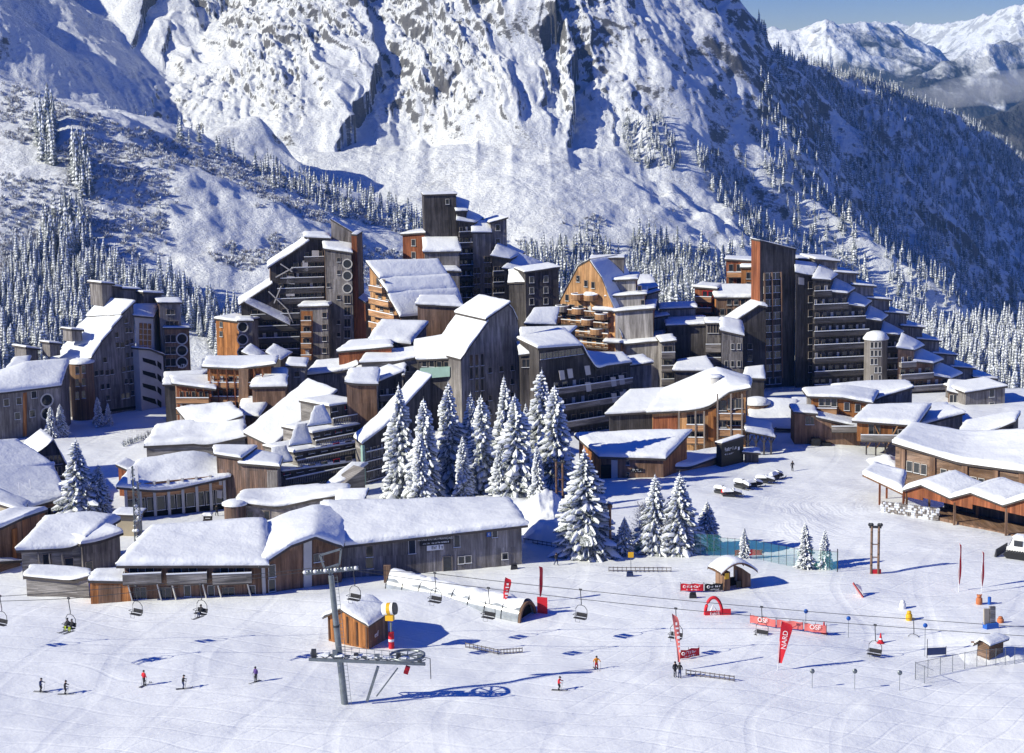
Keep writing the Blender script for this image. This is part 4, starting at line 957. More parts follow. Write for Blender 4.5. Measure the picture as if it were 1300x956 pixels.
# ---- dark slab with balconies
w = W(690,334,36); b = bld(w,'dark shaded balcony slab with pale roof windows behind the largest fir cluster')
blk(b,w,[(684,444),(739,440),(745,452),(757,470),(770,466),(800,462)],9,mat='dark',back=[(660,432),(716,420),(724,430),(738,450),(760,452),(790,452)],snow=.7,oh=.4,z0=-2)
floors(b,w,(700,478),(798,566),4,out=1.2,mat='rail',doors=9,seed=22)
wgrid(b,w,(690,452),(736,452),7,1,1.6,1.2,skip=0)
for (x,y) in ((713.6,476.6),(724,474.5),(746,470.6),(747,491.5),(779,485),(789.5,482.6),(780,505.4),(791,503.5)): quad(b,w,[(x-4,y-6),(x+2.5,y-6.5),(x+4,y+5),(x-2,y+6)],'panel','sloping_window',proud=1.25)
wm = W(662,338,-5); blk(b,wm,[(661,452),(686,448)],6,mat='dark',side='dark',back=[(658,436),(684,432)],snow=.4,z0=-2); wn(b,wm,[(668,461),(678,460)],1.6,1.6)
we = W(800,352,10); blk(b,we,[(799,466),(827,462)],8,mat='grey',snow=.6,z0=-2)
# ---- slanted roof block with terraces
w = W(346,312,-42); b = bld(w,'terraced block with one huge slanting snow roof and slatted balconies left of the fir row')
blk(b,w,[(314,551),(347,567)],15,back=[(391,487),(424,500)],mat='shingle',side='grey',snow=.7,oh=.5,z0=-1.5)
w1 = W2((361,626),(455,606))
for i,(x0,y0,x1,y1,o_) in enumerate(((359,601,456,588,0),(374,577,456,564,2.2),(397,552,456,541,4.4),(419,518,456,512,6.5))):
    blk(b,w1,[(x0,y0),(x1,y1)],8,mat='dark',side='hgrey',w0=o_,snow=.5,oh=.2,z0=-1.5)
    u0,z = w1.uz(x0+2,y0+ (8 if i<3 else 14),o_-1); u1 = w1.u_at(455,z,o_-1)
    balcony(b,w1,u0,u1,z-1.2,1.5,1.3,'hgrey',off=o_,slats=True)
    n_ = max(2,int((u1-u0)/2.2))
    for k in range(n_): wpl(b,w1,u0+(u1-u0)*(k+.5)/n_,z+.9 if i<3 else z+1.4,1.3,1.0,'red' if (k+i)%4==0 else 'dark',o_)
    mb = MB()
    for k in range(int((u1-u0)/.55)): uu = u0+.3+k*.55; mb.bar(w1.P(uu,z-1.4,o_-1.45),w1.P(uu-.5,z-2.9,o_-.2),.1,.1,'framelight')
    if i<3: mb.build('slat_screen',b)
for q in (([(346,590),(371,586),(363,568),(345,570)]),([(367,567),(396,563),(389,540),(376,541)]),([(391,542),(420,538),(410,516),(399,518)])):
    P_ = [w1.P(*w1.uz(x,y,(0,2,4)[0]),0) for x,y in q]
    A,B_ = w1.P(*w1.uz(*q[0],-.3),-.3), w1.P(*w1.uz(*q[1],-.3),-.3); C,D_ = w1.P(*w1.uz(*q[2],3.0),3.0), w1.P(*w1.uz(*q[3],3.0),3.0)
    roof(b,A,B_,C,D_,snow=.22,oh=.1,t=.15)
wt = W(449,312,4); blk(b,wt,[(440,487),(449,489),(478,489)],6,mat='brown',side='grey',back=[(445,474),(452,473),(480,472)],snow=.9,z0=-1.5)
wk = W(479,318,24); blk(b,wk,[(479,487),(510,474)],6,mat='dark',snow=.7,z0=-1.5); floors(b,wk,(480,492),(505,526),2,out=1.0,mat='rail',doors=3)
# ---- curved lower wing
w = W(461,301,50); b = bld(w,'low curved wing with a ribbon of snow on its roof beside the first fir')
blk(b,w,[(461,565),(493,540),(546,481)],4,back=[(451,557),(482,530),(530,476)],mat='dark',side='hgrey',snow=.7,oh=.3,z0=-1.5)
floors(b,w,(463,572),(492,622),4,out=.5,mat='hgrey',doors=6,slats=True,h=1.4,seed=31); quad(b,w,[(460,566),(463,565),(465,628),(462,629)],'mint','corner_post',proud=.4,thick=.4)
wl = W(411,291,20); A = [(411,620),(440,612),(462,590),(455,590)]
P_ = [wl.P(*wl.uz(x,y,o_),o_) for (x,y),o_ in zip(((411,622),(437,613),(463,592),(447,592)),(0,0,5,5))]; roof(b,*P_,snow=.4)
wz = W(436,291,40); blk(b,wz,[(437,614),(463,594)],3,mat='hgrey',roofs=False,z0=-1); 
# ---- orange balcony chalet
w = W(263,342,-8); b = bld(w,'orange balcony chalet with bracketed eaves in front of the rust brown tower',name='chalet_block')
blk(b,w,[(263,467),(306,469),(344,464)],9,mat='orange',side='brown',back=[(268,457),(306,457),(347,456)],snow=.6,oh=1.0,z0=-1)
floors(b,w,(264,473),(342,526),3,out=1.5,mat='railbrown',doors=7,seed=41,slats=False)
quad(b,w,[(303,469),(315,469),(315,520),(303,521)],'brown','timber_panel',proud=1.7,thick=1.7)
mb = MB()
for x in (266,276,287,297,322,333): 
    u,z = w.uz(x,468,-1.6); mb.bar(w.P(u,z-.1,-1.6),w.P(u,0,-1.6),.18,.18,'red'); mb.bar(w.P(u,z-.3,-1.5),w.P(u,z-2.2,-.1),.15,.15,'honey')
mb.build_each('bracket',b)
w5 = W(225,340,-6); blk(b,w5,[(224,489),(268,494)],7,mat='red',side='brown',back=[(222,481),(268,481)],snow=.6,oh=.9,z0=-1)
floors(b,w5,(226,497),(267,524),2,out=1.3,mat='railbrown',doors=5,seed=43)
mb = MB()
for x in (228,238,248,258): 
    u,z = w5.uz(x,492,-1.4); mb.bar(w5.P(u,z-.3,-1.4),w5.P(u,z-2.2,-.1),.15,.15,'orange')
mb.build_each('bracket',b)
low('blue shaded low roof between the stair tower and the orange balcony chalet',W(205,356,8),[(209,490),(240,489)],7,[(211,476),(262,474)],'dark',None,.5)
# ---- white mounded roofs and the restaurant
w = W(186,318,4); b = bld(w,'low plank building under two broad mounds of snow behind the curved restaurant','house',name='low_house')
blk(b,w,[(186,568),(246,565),(262,567),(311,556)],11,mat='hgrey',back=[(200,545),(250,541),(262,541),(307,533)],snow=1.2,oh=.4,z0=-1,lump=.3); blk(b,w,[(250,549),(306,530)],8,back=[(228,523),(292,516)],mat='grey',w0=8,snow=1.2,z0=-1,lump=.3)
w = W2((158,655),(285,641)); b = bld(w,'restaurant with a wide drooping snow roof over a brown board band and dark glazing','restaurant',name='restaurant')
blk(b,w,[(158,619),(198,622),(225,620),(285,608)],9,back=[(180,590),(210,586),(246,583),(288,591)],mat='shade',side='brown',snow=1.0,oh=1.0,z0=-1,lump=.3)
u0,z = w.uz(160,634,-.3); u1 = w.u_at(285,z,-.3); mb = MB()
for k in range(7):
    a,c = u0+(u1-u0)*k/7+.06, u0+(u1-u0)*(k+1)/7-.06; mb.hexa([w.P(a,z,-.35),w.P(c,z,-.35),w.P(c,z,-.05),w.P(a,z,-.05)],[w.P(a,z+2.2,-.35),w.P(c,z+2.2,-.35),w.P(c,z+2.2,-.05),w.P(a,z+2.2,-.05)],'railbrown')
mb.build_each('board_band',b)
mb = MB()
for k in range(8): uu = u0+(u1-u0)*k/7; mb.bar(w.P(uu,-.5,-.4),w.P(uu,z+2.4,-.4),.4,.4,'concrete')
mb.build_each('column',b)
n_=10
for k in range(n_): wpl(b,w,u0+(u1-u0)*(k+.5)/n_,(z)/2+.1,1.3,max(1.2,z-.4),'light')
wq = W(150,296,-20); blk(b,wq,[(150,593),(166,600)],4,back=[(160,586),(182,594)],mat='red',side='brown',snow=.4,z0=-1)
# ---- shingled corner block
w = W2((275,640),(345,644)); b = bld(w,'small block with rust dark shingle walls and split snow roofs below the huge slanting roof','house',name='shingle_house')
blk(b,w,[(275,579),(305,583),(307,590),(352,594)],7,back=[(274,570),(322,571),(326,576),(356,583)],mat='shingle',side='grey',snow=.6,oh=.5,z0=-1)
quad(b,w,[(339,597),(352,597),(352,640),(339,640)],'grey','plank_corner',proud=.04)
for y in (605,622): quad(b,w,[(273,y),(281,y+1),(281,y+11),(273,y+10)],'panel','side_balcony',proud=1.0,thick=1.0)
# ---- stone walled house
w = W(300,272,-6); b = bld(w,'stone walled cottage with a wide rounded snow roof behind the ski school','house',name='stone_cottage')
blk(b,w,[(304,640),(352,646),(398,636),(440,630)],8,back=[(312,628),(350,627),(400,623),(440,622)],mat='stone',side='grey',snow=.9,oh=.5,z0=-1.5,lump=.3)
wn(b,w,[(318,655),(339,654)],.9,1.4); tube_block(b,w,298,640,1.6,'shingle',off=-.5,snow=.7)
low('tilted flat skylight roof poking out of the snow above the ski school',W(426,262,-6),[(426,647),(455,645)],4,[(432,626),(465,625)],'grey',None,.35,name='roof_lantern')
# ---- ski school
w = W2((432,736),(663,719)); b = bld(w,'long low ski school of weathered boards under a thick white roof in the foreground','ski school',name='ski_school')
blk(b,w,[(431,694),(662,669)],14,back=[(415,646),(643,641)],mat='grey',snow=1.3,oh=.8,z0=-1.5,lump=.15)
for (x,y,ww,hh,st) in ((523,694,1.0,2.0,'light'),(580,687,.9,1.7,'light'),(628,678,.8,1.0,'light'),(469,700,1.0,1.6,'dark'),(469,715,1.0,1.6,'dark'),(641,706,.9,1.0,'light'),(586,711,1.0,1.1,'light'),(594,710,1.0,1.1,'light'),(425,702,.9,1.2,'dark')): u,z = w.uz(x,y); wpl(b,w,u,z,ww,hh,st)
u,z = w.uz(568,713); o = wpl(b,w,u,1.1,1.3,2.2,'dark',0,'door'); 
mb = MB(); uu,zz = w.uz(481,713,-1.0); mb.bar(w.P(uu,0,-.9),w.P(uu,zz,-.9),.12,.12,'brown'); 
quad(b,w,[(533,683.5),(572,680),(572,690),(533,693.5)],'black','name_board',proud=.18); text_part(b,w,552.5,684.2,'ECOLE DU SKI FRANÇAIS',.42,'white',proud=.30); scrawl(b,w,(536,690.4),(570,687.4),.22,5,proud=.26,n=18); 
quad(b,w,[(542,693),(563,691),(563,697.5),(542,699.5)],'white','white_board',proud=.18); text_part(b,w,551,695.5,'Esf',.62,'black',proud=.30); scrawl(b,w,(557,694.6),(562,694.2),.5,8,'black',proud=.26,n=2)
quad(b,w,[(618,676),(623.5,675.4),(623.5,681),(618,681.6)],'blue','blue_sign',proud=.14); text_part(b,w,620.8,678.4,'K',.5,'white',proud=.2)
wg = W2((335,758),(432,742)); blk(b,wg,[(333,718),(370,694),(401,683),(432,694)],13,mat='brown',back=[(330,676),(366,660),(402,650),(440,656)],snow=1.1,oh=.6,z0=-1.5,lump=.15)
quad(b,wg,[(386,690),(396,686),(396,748),(386,750)],'concrete','grey_post',proud=.25,thick=.25); quad(b,wg,[(332,716),(336,715),(338,757),(334,758)],'concrete','grey_post',proud=.25,thick=.25)
wn(b,wg,[(345,725),(345,743)],1.0,1.7,'light'); wn(b,wg,[(404,708)],1.4,1.2)
wb = W2((156,766),(335,758)); blk(b,wb,[(158,719),(334,718)],13,back=[(196,676),(332,668)],mat='brown',snow=1.2,oh=.8,z0=-1.5,lump=.15)
for x0,x1 in ((156,203),(212,261),(270,318)):
    u0,z = wb.uz(x0,742,-1.6); u1 = wb.u_at(x1,z,-1.6); balcony(b,wb,u0,u1,z,1.7,1.3,'hgrey'); mb = MB()
    for uu in (u0+.6,u1-.6): mb.bar(wb.P(uu,z,-1.5),wb.P(uu+.5,-.3,-.6),.14,.14,'framelight')
    mb.build_each('balcony_strut',b)
for x in (170,190,225,245,285,305): u,z = wb.uz(x,727); wpl(b,wb,u,z,1.1,1.5,'light')
for x in (238,268,320): u,z = wb.uz(x,750); wpl(b,wb,u,z,.9,1.5,'light')
for x in (178,210,290): u,z = wb.uz(x,753); wpl(b,wb,u,z,1.6,1.6,'dark')
# ---- far left foreground
w = W2((30,735),(106,728)); b = bld(w,'weathered board house with a smooth thick snow roof at the lower left','house',name='board_house')
blk(b,w,[(27,700),(92,697),(106,690)],9,back=[(60,665),(120,660),(147,663)],mat='hgrey',side='grey',snow=1.3,oh=.5,z0=-2,lump=.2); we = W2((104,730),(160,720)); blk(b,we,[(104,693),(124,690),(152,680)],6,mat='grey',snow=1.0,oh=.4,z0=-2)
wn(b,w,[(60,712),(88,717)],1.2,2.0); wn(b,we,[(113,721)],1.0,1.8)
mb = MB()
for x in (48,62,78): u,z = w.uz(x,702,-.3); mb.bar(w.P(u,z,-.3),w.P(u+.2,.3,-.3),.2,.2,'grey')
mb.build_each('timber_post',b)
w = W2((33,758),(94,762)); b = bld(w,'small plank shed with a snowy lean-to roof at the lower left','shed',name='shed')
blk(b,w,[(33,734),(94,740),(112,734)],5,back=[(42,722),(96,725),(111,727)],mat='hgrey',side='grey',snow=.45,z0=-2)
w = W2((113,770),(165,768)); b = bld(w,'little orange garage with a brown roller door left of the ski school','garage',name='garage')
blk(b,w,[(114,740),(165,741)],5,back=[(120,729),(165,727)],mat='orange',snow=.6,oh=.2,z0=-2); quad(b,w,[(125,743),(153,743),(153,768),(125,768)],'brown','garage_door')
w = W2((0,720),(26,712)); b = bld(w,'house corner with an orange post and a tilted snow roof at the left edge','house',name='board_house')
blk(b,w,[(-20,676),(0,673),(28,661)],7,back=[(-10,660),(12,652),(56,650)],mat='brown',side='orange',snow=.7,oh=.6,z0=-2); quad(b,w,[(16,672),(22,670),(22,716),(16,718)],'orange','timber_strip',proud=.2,thick=.2); blk(b,w,[(-10,716),(26,714)],3,mat='hplank',w0=-2,snow=.2,z0=-2)
w = W(148,268,-6); b = bld(w,'square tan chimney tower with a flat snow lid between the board house and the mast','chimney',name='chimney_tower')
blk(b,w,[(148,655),(172,656)],3,mat='tan',snow=.25,oh=.6,z0=-1)
# ---- blue shaded roofs on the left
w = W2((32,668),(80,655)); b = bld(w,'big house whose two long roofs lie in blue shade at the left edge','house',name='large_chalet')
blk(b,w,[(32,647),(80,634)],13,back=[(-45,600),(66,592)],mat='brown',side='dark',snow=.6,oh=.4,z0=-1,lump=.08); blk(b,w,[(-30,612),(64,592)],10,back=[(-90,570),(22,562)],mat='dark',w0=12,snow=.6,oh=.3,z0=-1,lump=.08)
wn(b,w,[(50,652),(62,650),(70,648)],.8,1.4,'dark'); wq = W(0,272,-25); blk(b,wq,[(-20,636),(31,652)],5,mat='tan',back=[(-10,620),(33,640)],snow=.4,z0=-1); wn(b,wq,[(4,660)],1.2,1.6)
w = W(49,306,26); b = bld(w,'dark gabled chalet end with vertical boards behind the blue shaded roofs','house',name='gabled_chalet')
blk(b,w,[(48,576),(68,560),(83,592)],9,mat='dark',side='brown',snow=.4,oh=.6,z0=-1); wgrid(b,w,(60,585),(76,600),4,2,.7,1.6,skip=.1)
# ---- right of centre: entrance building
w = W(872,322,-10); b = bld(w,'orange timber hotel with balconies and a long curved snow roof right of the firs','hotel',name='timber_hotel')
blk(b,w,[(828,524),(872,521),(898,517),(925,498),(947,495)],12,back=[(846,498),(875,486),(892,478),(911,472),(949,484)],mat='honey',side='brown',snow=.9,oh=.9,z0=-1.5)
blk(b,W(773,326,4),[(773,527),(829,524)],9,back=[(800,500),(850,497)],mat='dark',snow=.7,oh=.5,z0=-1.5)
quad(b,w,[(829,530),(860,528),(860,548),(829,551)],'red','timber_panel',proud=.06)
for (x0,x1,y) in ((872,895,541),(872,895,557),(912,944,527),(912,944,547)):
    u0,z = w.uz(x0,y+6,-1.3); balcony(b,w,u0,w.u_at(x1,z,-1.3),z,1.5,1.1,'railbrown')
wn(b,w,[(877,533),(888,532),(877,551),(888,551),(917,515),(929,513),(938,512),(917,536),(929,534),(938,534)],1.4,1.8); quad(b,w,[(899,520),(909,518),(909,560),(899,562)],'orange','timber_panel',proud=.5,thick=.5)
mb = MB()
for x in (862,883,894,911,928,942): u,z = w.uz(x,522 if x<900 else 500,-1.5); mb.bar(w.P(u,0,-1.55),w.P(u,z,-1.55),.24,.24,'frame')
mb.build_each('post',b)
tube_block(b,w,908,478,.9,'concrete',off=6,snow=.3,bot=492)
wl = W(783,300,-6); blk(b,wl,[(763,581),(842,583)],9,back=[(735,556),(872,552)],mat='brown',side='orange',snow=.9,oh=.6,z0=-1.5) 
quad(b,wl,[(763,590),(783,590),(783,622),(763,621)],'shade','entrance_shade',proud=.05); quad(b,wl,[(776,584),(784,584),(784,622),(776,622)],'concrete','grey_post',proud=.4,thick=.4); wn(b,wl,[(797,586),(797,604)],.6,1.2); quad(b,wl,[(801,595),(816,594.5),(816,599),(801,599.5)],'black','name_board',proud=.2); scrawl(b,wl,(803,596.2),(814,596),.3,6,proud=.26,n=6); scrawl(b,wl,(801.5,598.6),(815.5,598.2),.12,7,proud=.27,n=9)  # the entrance is a flat dark sheet standing in for its shade
wp = W2((848,604),(917,588)); blk(b,wp,[(846,594),(875,595),(917,580)],4,back=[(858,583),(880,578),(916,572)],mat='railbrown',snow=.7,oh=.3,z0=-1); ws = W2((916,592),(945,586)); blk(b,ws,[(916,565),(944,556)],1.2,mat='black',snow=.3,oh=.2,z0=-1)
scrawl(b,ws,(920,570.5),(935,567),.75,11,proud=.06,n=8); scrawl(b,ws,(920,577),(934,574),.3,12,proud=.06,n=8); quad(b,ws,[(937,567.5),(939,567),(939,571),(937,571.5)],'white','white_plate')
w = W(948,318,10); b = bld(w,'open timber porch with a sloping snow roof and branching posts beside the hotel','porch',name='timber_porch')
A = [w.P(*w.uz(x,y,o_),o_) for (x,y),o_ in zip(((948,549),(982,556),(978,541),(946,532)),(0,0,5,5))]; roof(b,*A,snow=.45,oh=.3); mb = MB()
for x,o_ in ((950,0),(960,0),(970,0),(979,0),(950,4),(979,4)):
    u,z = w.uz(x,552 if o_==0 else 542,o_); mb.bar(w.P(u,-.5,o_),w.P(u,z,o_),.26,.26,'dark'); mb.bar(w.P(u,z-1.6,o_),w.P(u+.9,z-.1,o_),.16,.16,'dark'); mb.bar(w.P(u,z-1.6,o_),w.P(u-.9,z-.1,o_),.16,.16,'dark')
mb.build_each('post',b)
w = W(944,312,0); b = bld(w,'tiny snow capped kiosk box by the open timber porch','kiosk',name='kiosk'); blk(b,w,[(945,576),(963,577)],2.4,back=[(946,572),(962,572)],mat='dark',snow=.35,z0=-1)
# ---- orange chalets on the right
w = W(1033,332,-10); b = bld(w,'orange and brown chalet with a carved balcony below the terraces on the right','chalet',name='chalet')
blk(b,w,[(1030,505),(1070,506),(1103,512)],10,back=[(1024,497),(1072,494),(1110,500)],mat='orange',side='grey',snow=.7,oh=.8,z0=-1.5); wn(b,w,[(1043,510),(1051,510),(1059,511),(1075,516),(1089,518),(1060,534),(1082,535)],1.0,1.5,'light')
for x0,x1,y in ((1033,1062,520),): u0,z = w.uz(x0,y+7,-1); balcony(b,w,u0,w.u_at(x1,z,-1),z,1.4,1.3,'railbrown')
wl = W(1008,326,-4); blk(b,wl,[(1009,525),(1036,527),(1038,532),(1092,544)],6,back=[(1004,517),(1033,518),(1036,524),(1092,536)],mat='brown',side='orange',snow=.5,oh=.3,z0=-1.5); wn(b,wl,[(1025,534),(1031,534)],.7,1.5)
quad(b,wl,[(1030,557),(1042,558),(1042,572),(1030,571)],'black','bin_shelter',proud=1.5,thick=1.5); quad(b,wl,[(1043,562),(1055,563),(1055,574),(1043,573)],'black','bin_shelter',proud=1.5,thick=1.5)
wg = W(1105,340,14); blk(b,wg,[(1103,512),(1120,505),(1158,494)],9,back=[(1058,492),(1100,488),(1150,487)],mat='grey',snow=.6,z0=-1.5)
u0,z = wl.uz(1056,548,-1.5); balcony(b,wl,u0,wl.u_at(1092,z,-1.5),z,2.0,1.0,'rail')
w = W(1099,318,-8); b = bld(w,'chalet on braced stilts with a drooping white roof next to the carved balcony chalet','chalet',name='chalet')
blk(b,w,[(1088,536),(1160,541)],9,back=[(1104,520),(1176,519)],mat='orange',side='grey',snow=.9,oh=.7,z0=2.0); wn(b,w,[(1106,545),(1114,546),(1136,549)],.9,1.8); wn(b,w,[(1145,549)],1.3,1.1,'light')
u0,z = w.uz(1093,560,-1.5); balcony(b,w,u0,w.u_at(1158,z,-1.5),z,1.8,1.1,'hgrey'); mb = MB()
for x in (1100,1112,1124,1140,1150): u,_ = w.uz(x,560,-.5); mb.bar(w.P(u,-1,-.5),w.P(u,3.2,-.5),.22,.22,'dark'); mb.bar(w.P(u,.8,-.5),w.P(u+1.1,2.6,-.5),.15,.15,'honey')
for x in (1122,1128): u,z2 = w.uz(x,541,-1.7); mb.bar(w.P(u,z2-3,-1.7),w.P(u+(x-1125)*.5,z2,-1.7),.16,.16,'honey')
mb.build_each('stilt',b)
wg = W(1166,322,16); blk(b,wg,[(1164,542),(1222,527)],9,back=[(1120,522),(1200,516)],mat='grey',snow=.8,z0=-1.5)
w = W(1216,312,6); b = bld(w,'low curved snow shell roof behind the large board hall on the right','house',name='low_house'); blk(b,w,[(1216,556),(1250,553),(1287,538)],7,back=[(1226,540),(1262,532),(1293,527)],mat='dark',snow=.8,z0=-1.5)
w = W(968,338,-4); b = bld(w,'low plank building under a broad flat snow field left of the orange chalets','house',name='low_house'); blk(b,w,[(955,540),(968,544),(1009,546)],10,back=[(950,515),(975,510),(1010,512)],mat='hgrey',side='mint',snow=.7,z0=-1.5); 
w = W(944,346,-2); b = bld(w,'small round hut with a snow cap behind the timber hotel','hut',name='round_hut'); tube_block(b,w,961,512,2.3,'brown',off=0,snow=1.2)
low('flat snow roof strip with a low wall left of the carved balcony chalet',W(1008,346,-2),[(1009,516),(1032,517)],5,[(1008,508),(1034,508)],'hgrey',None,.4)
# ---- big board hall and canopy at the far right
w = W2((1138,612),(1300,640)); b = bld(w,'large brown board hall with a sweeping snow roof at the right edge of the photo','hall',name='board_hall')
blk(b,w,[(1137,565),(1161,572),(1218,589),(1300,600),(1350,606)],16,back=[(1160,543),(1185,548),(1235,556),(1300,552),(1340,552)],mat='hplank',side='brown',snow=1.1,oh=.6,z0=-1.5,lump=.1)
for x,yy in ((1146,583),(1184,592),(1225,606),(1264,611),(1297,615)): quad(b,w,[(x-4,yy-16 if x>1150 else yy-13),(x+3,yy-15 if x>1150 else yy-12),(x+3,yy+24),(x-4,yy+22)],'brown','pilaster',proud=.3,thick=.3)
for x,yy in ((1155,592),(1164,594),(1173,596),(1198,602),(1208,604),(1236,612),(1246,614),(1278,618),(1288,619)): wn(b,w,[(x,yy)],1.1,1.7,'light')
w = W2((1149,652),(1300,688)); b = bld(w,'open timber canopy with a row of snowy gables in front of the large board hall','canopy',name='timber_canopy')
gs = [(1149,624),(1172,617),(1209,634),(1235,627),(1276,643),(1306,634),(1345,650)]
P_ = [w.uz(x,y) for x,y in gs]; mb = MB(); mb2 = MB()
for (a,za),(c,zc) in zip(P_[:-1],P_[1:]):
    zb = min(za,zc)-.75
    mb.hexa([w.P(a,zb,-.05),w.P(c,zb,-.05),w.P(c,zb,.1),w.P(a,zb,.1)],[w.P(a,za,-.05),w.P(c,zc,-.05),w.P(c,zc,.1),w.P(a,za,.1)],'red')
    roof(b,w.P(a,za,-.5),w.P(c,zc,-.5),w.P(c,zc+.6,7),w.P(a,za+.6,7),snow=.7,oh=.05,soh=.02)
mb.build('gable_board',b)
for x in (1151,1212,1278): 
    u,_ = w.uz(x,640); mb2.bar(w.P(u,-.5,0),w.P(u,w.uz(x,636 if x>1160 else 624)[1]-.2,0),.3,.3,'brown'); mb2.bar(w.P(u,-.5,5),w.P(u,w.uz(x,640)[1],5),.3,.3,'brown')
mb2.build_each('post',b)
mb = MB(); uA,uB = P_[0][0]+2, P_[-1][0]; mb.hexa([w.P(uA,-.5,.6),w.P(uB,-.5,.6),w.P(uB,-.5,6),w.P(uA,-.5,6)],[w.P(uA,.45,.6),w.P(uB,.45,.6),w.P(uB,.45,6),w.P(uA,.45,6)],'brown'); mb.build('deck',b)
mb = MB(); mb.hexa([w.P(uA,0,6.4),w.P(uB,0,6.4),w.P(uB,0,6.6),w.P(uA,0,6.6)],[w.P(uA,3.6,6.4),w.P(uB,3.6,6.4),w.P(uB,3.6,6.6),w.P(uA,3.6,6.6)],'dark'); mb.build('back_wall',b)
ws = W2((1112,640),(1149,652)); A = [ws.P(*ws.uz(x,y,o_),o_) for (x,y),o_ in zip(((1096,605),(1145,628),(1150,604),(1108,594)),(0,0,6,6))]; roof(b,*A,snow=.8,oh=.2,m='brown'); mb = MB()
for x,y,o_ in ((1117,613,0),(1147,626,0),(1126,606,4),(1148,612,5)): u,z = ws.uz(x,y,o_); mb.bar(ws.P(u,-1,o_),ws.P(u,z+.2,o_),.28,.28,'red')
mb.build_each('post',b)
mb = MB(); rg = random.Random(3)
for k in range(26):
    t_ = k/25; px = 1121+69*t_; p = ground(px,652+9*t_); 
    for j in range(5): mb.box((p.x+rg.uniform(-.1,.1),p.y+.2,.2+j*.36),(.5,.5,.30),'stone' if rg.random()<.5 else 'tsnow',rg.uniform(-.3,.3))
g_ = ground(1121,652); o = mb.build('log_stack',None,None,(g_.x,g_.y,0)); tag(o,'stack of snowy cut logs along the edge of the timber canopy','log stack')
# ================================================================ firs near the village
FIRS = [(510,634,485,1,'tall snow laden fir, leftmost of the row in front of the big grey hall',.85),(541,640,503,0,'second snowy fir from the left in the row before the grey hall',.8),
 (572,624,482,0,'tall thin snowy fir standing in front of the left corner of the grey hall',.8),(535,650,548,3,'low snowy fir in front of the second one, left end of the row',.9),
 (600,622,496,1,'snowy fir half hidden behind its neighbour before the middle of the grey hall',.8),(613,634,499,0,'snowy fir before the right half of the grey hall, fully lit',.85),
 (589,642,552,3,'short snowy fir in front of the gap between two tall firs of the row',.9),(642,604,475,1,'fir in blue shade against the right corner of the grey hall',.75),
 (656,642,498,0,'broad snowy fir right of the shaded one, in the middle of the cluster',1.0),(636,645,560,1,'short snowy fir at the foot of the broad one',.9),
 (690,616,466,2,'tallest of the firs, in front of the dark balcony slab',.85),(706,628,486,0,'tall fir leaning on the tallest one, nearest the twin wooden post',.9),
 (683,652,564,3,'slim low fir at the front right of the cluster',.85),(669,612,510,1,'small fir peeping out between the broad one and the tallest one',.8),
 (743,705,566,2,'big wide fir with a dark foot standing alone right of the ski school',1.15),(793,704,655,2,'little dark fir beside the single wooden post',1.1),
 (832,702,600,2,'left one of the fir pair above the green net',.95),(863,703,598,2,'right one of the fir pair above the green net',1.1),(898,692,634,2,'smaller bushy fir right of the fir pair',1.1),
 (1022,722,662,3,'small fir behind the green net, the left of two on the piste edge',1.25),(1047,724,671,3,'smaller fir behind the green net, the right of two on the piste edge',1.1),
 (945,712,668,1,'tiny fir behind the red banner on the green net',1.0),
 (102,660,555,2,'large fir between the blue shaded roofs and the mast',1.05),(128,658,588,0,'smaller fir just left of the snowy mast',1.2),
 (66,556,515,3,'small snow plastered fir by the round window of the left block',1.2),(78,554,512,3,'snow plastered fir right beside the one by the round window',1.2),
 (125,539,503,3,'little white fir before the left block, the taller of two',1.1),(138,538,511,3,'little white fir before the left block, the shorter of two',1.1),(223,531,503,3,'white little fir at the corner of the orange balcony chalet',1.0)]
for px,pb,ptop,kd,lab,wd in FIRS: fir(px,pb,ptop,kd,lab,wide=wd*(1.18 if 500<px<710 else 1.12))
# bare frosted trees
def bare_tree(seed):
    rg = random.Random(seed); T=MB(); C_=MB()
    T.tube([(0,0,-.3),(.1,0,2),(0,.1,4.2)],[.13,.09,.03],'bark',6)
    for k in range(230):
        z=rg.uniform(.5,4.6); a=rg.uniform(0,6.28); l=rg.uniform(.6,1.7)*(1.15-z/6); e=rg.uniform(.3,1.1)
        p=Vector((0,0,z)); q=p+Vector((math.cos(a)*l*.6,math.sin(a)*l*.6,l*.35)); r_=q+Vector((math.cos(a+.4)*l*.5,math.sin(a+.4)*l*.5,l*e*.35)); wv=Vector((-math.sin(a),math.cos(a),.4))*.05
        C_.face([p,q-wv,r_,q+wv],'twig' if rg.random()<.65 else 'tsnow')
        for s in (.4,.7,1):
            o_=p.lerp(r_,s); d=Vector((rg.uniform(-1,1),rg.uniform(-1,1),rg.uniform(0,1)))*.4; C_.face([o_,o_+d*.5+wv*.6,o_+d,o_+d*.5-wv*.6],'twig' if rg.random()<.5 else 'tsnow')
    return T,C_
def place_bare(px,py,H,label,seed):
    g=ground(px,py); r=empty('bare_tree',(g.x,g.y,hz(g.x,g.y)),label,'tree'); T,C_=bare_tree(seed); M=H/4.8
    for mb,nm in ((T,'trunk'),(C_,'crown')): 
        mb.v=[(r.location.x+x*M,r.location.y+y*M,r.location.z+z*M) for x,y,z in mb.v]; mb.build(nm,r)
place_bare(815,702,7.0,'pale frosted leafless tree left of the fir pair above the green net',1); place_bare(846,706,5.0,'low frosted leafless tree in front of the fir pair',2); place_bare(112,662,6.0,'frosted leafless tree between the two firs near the mast',3)
rg = random.Random(9)
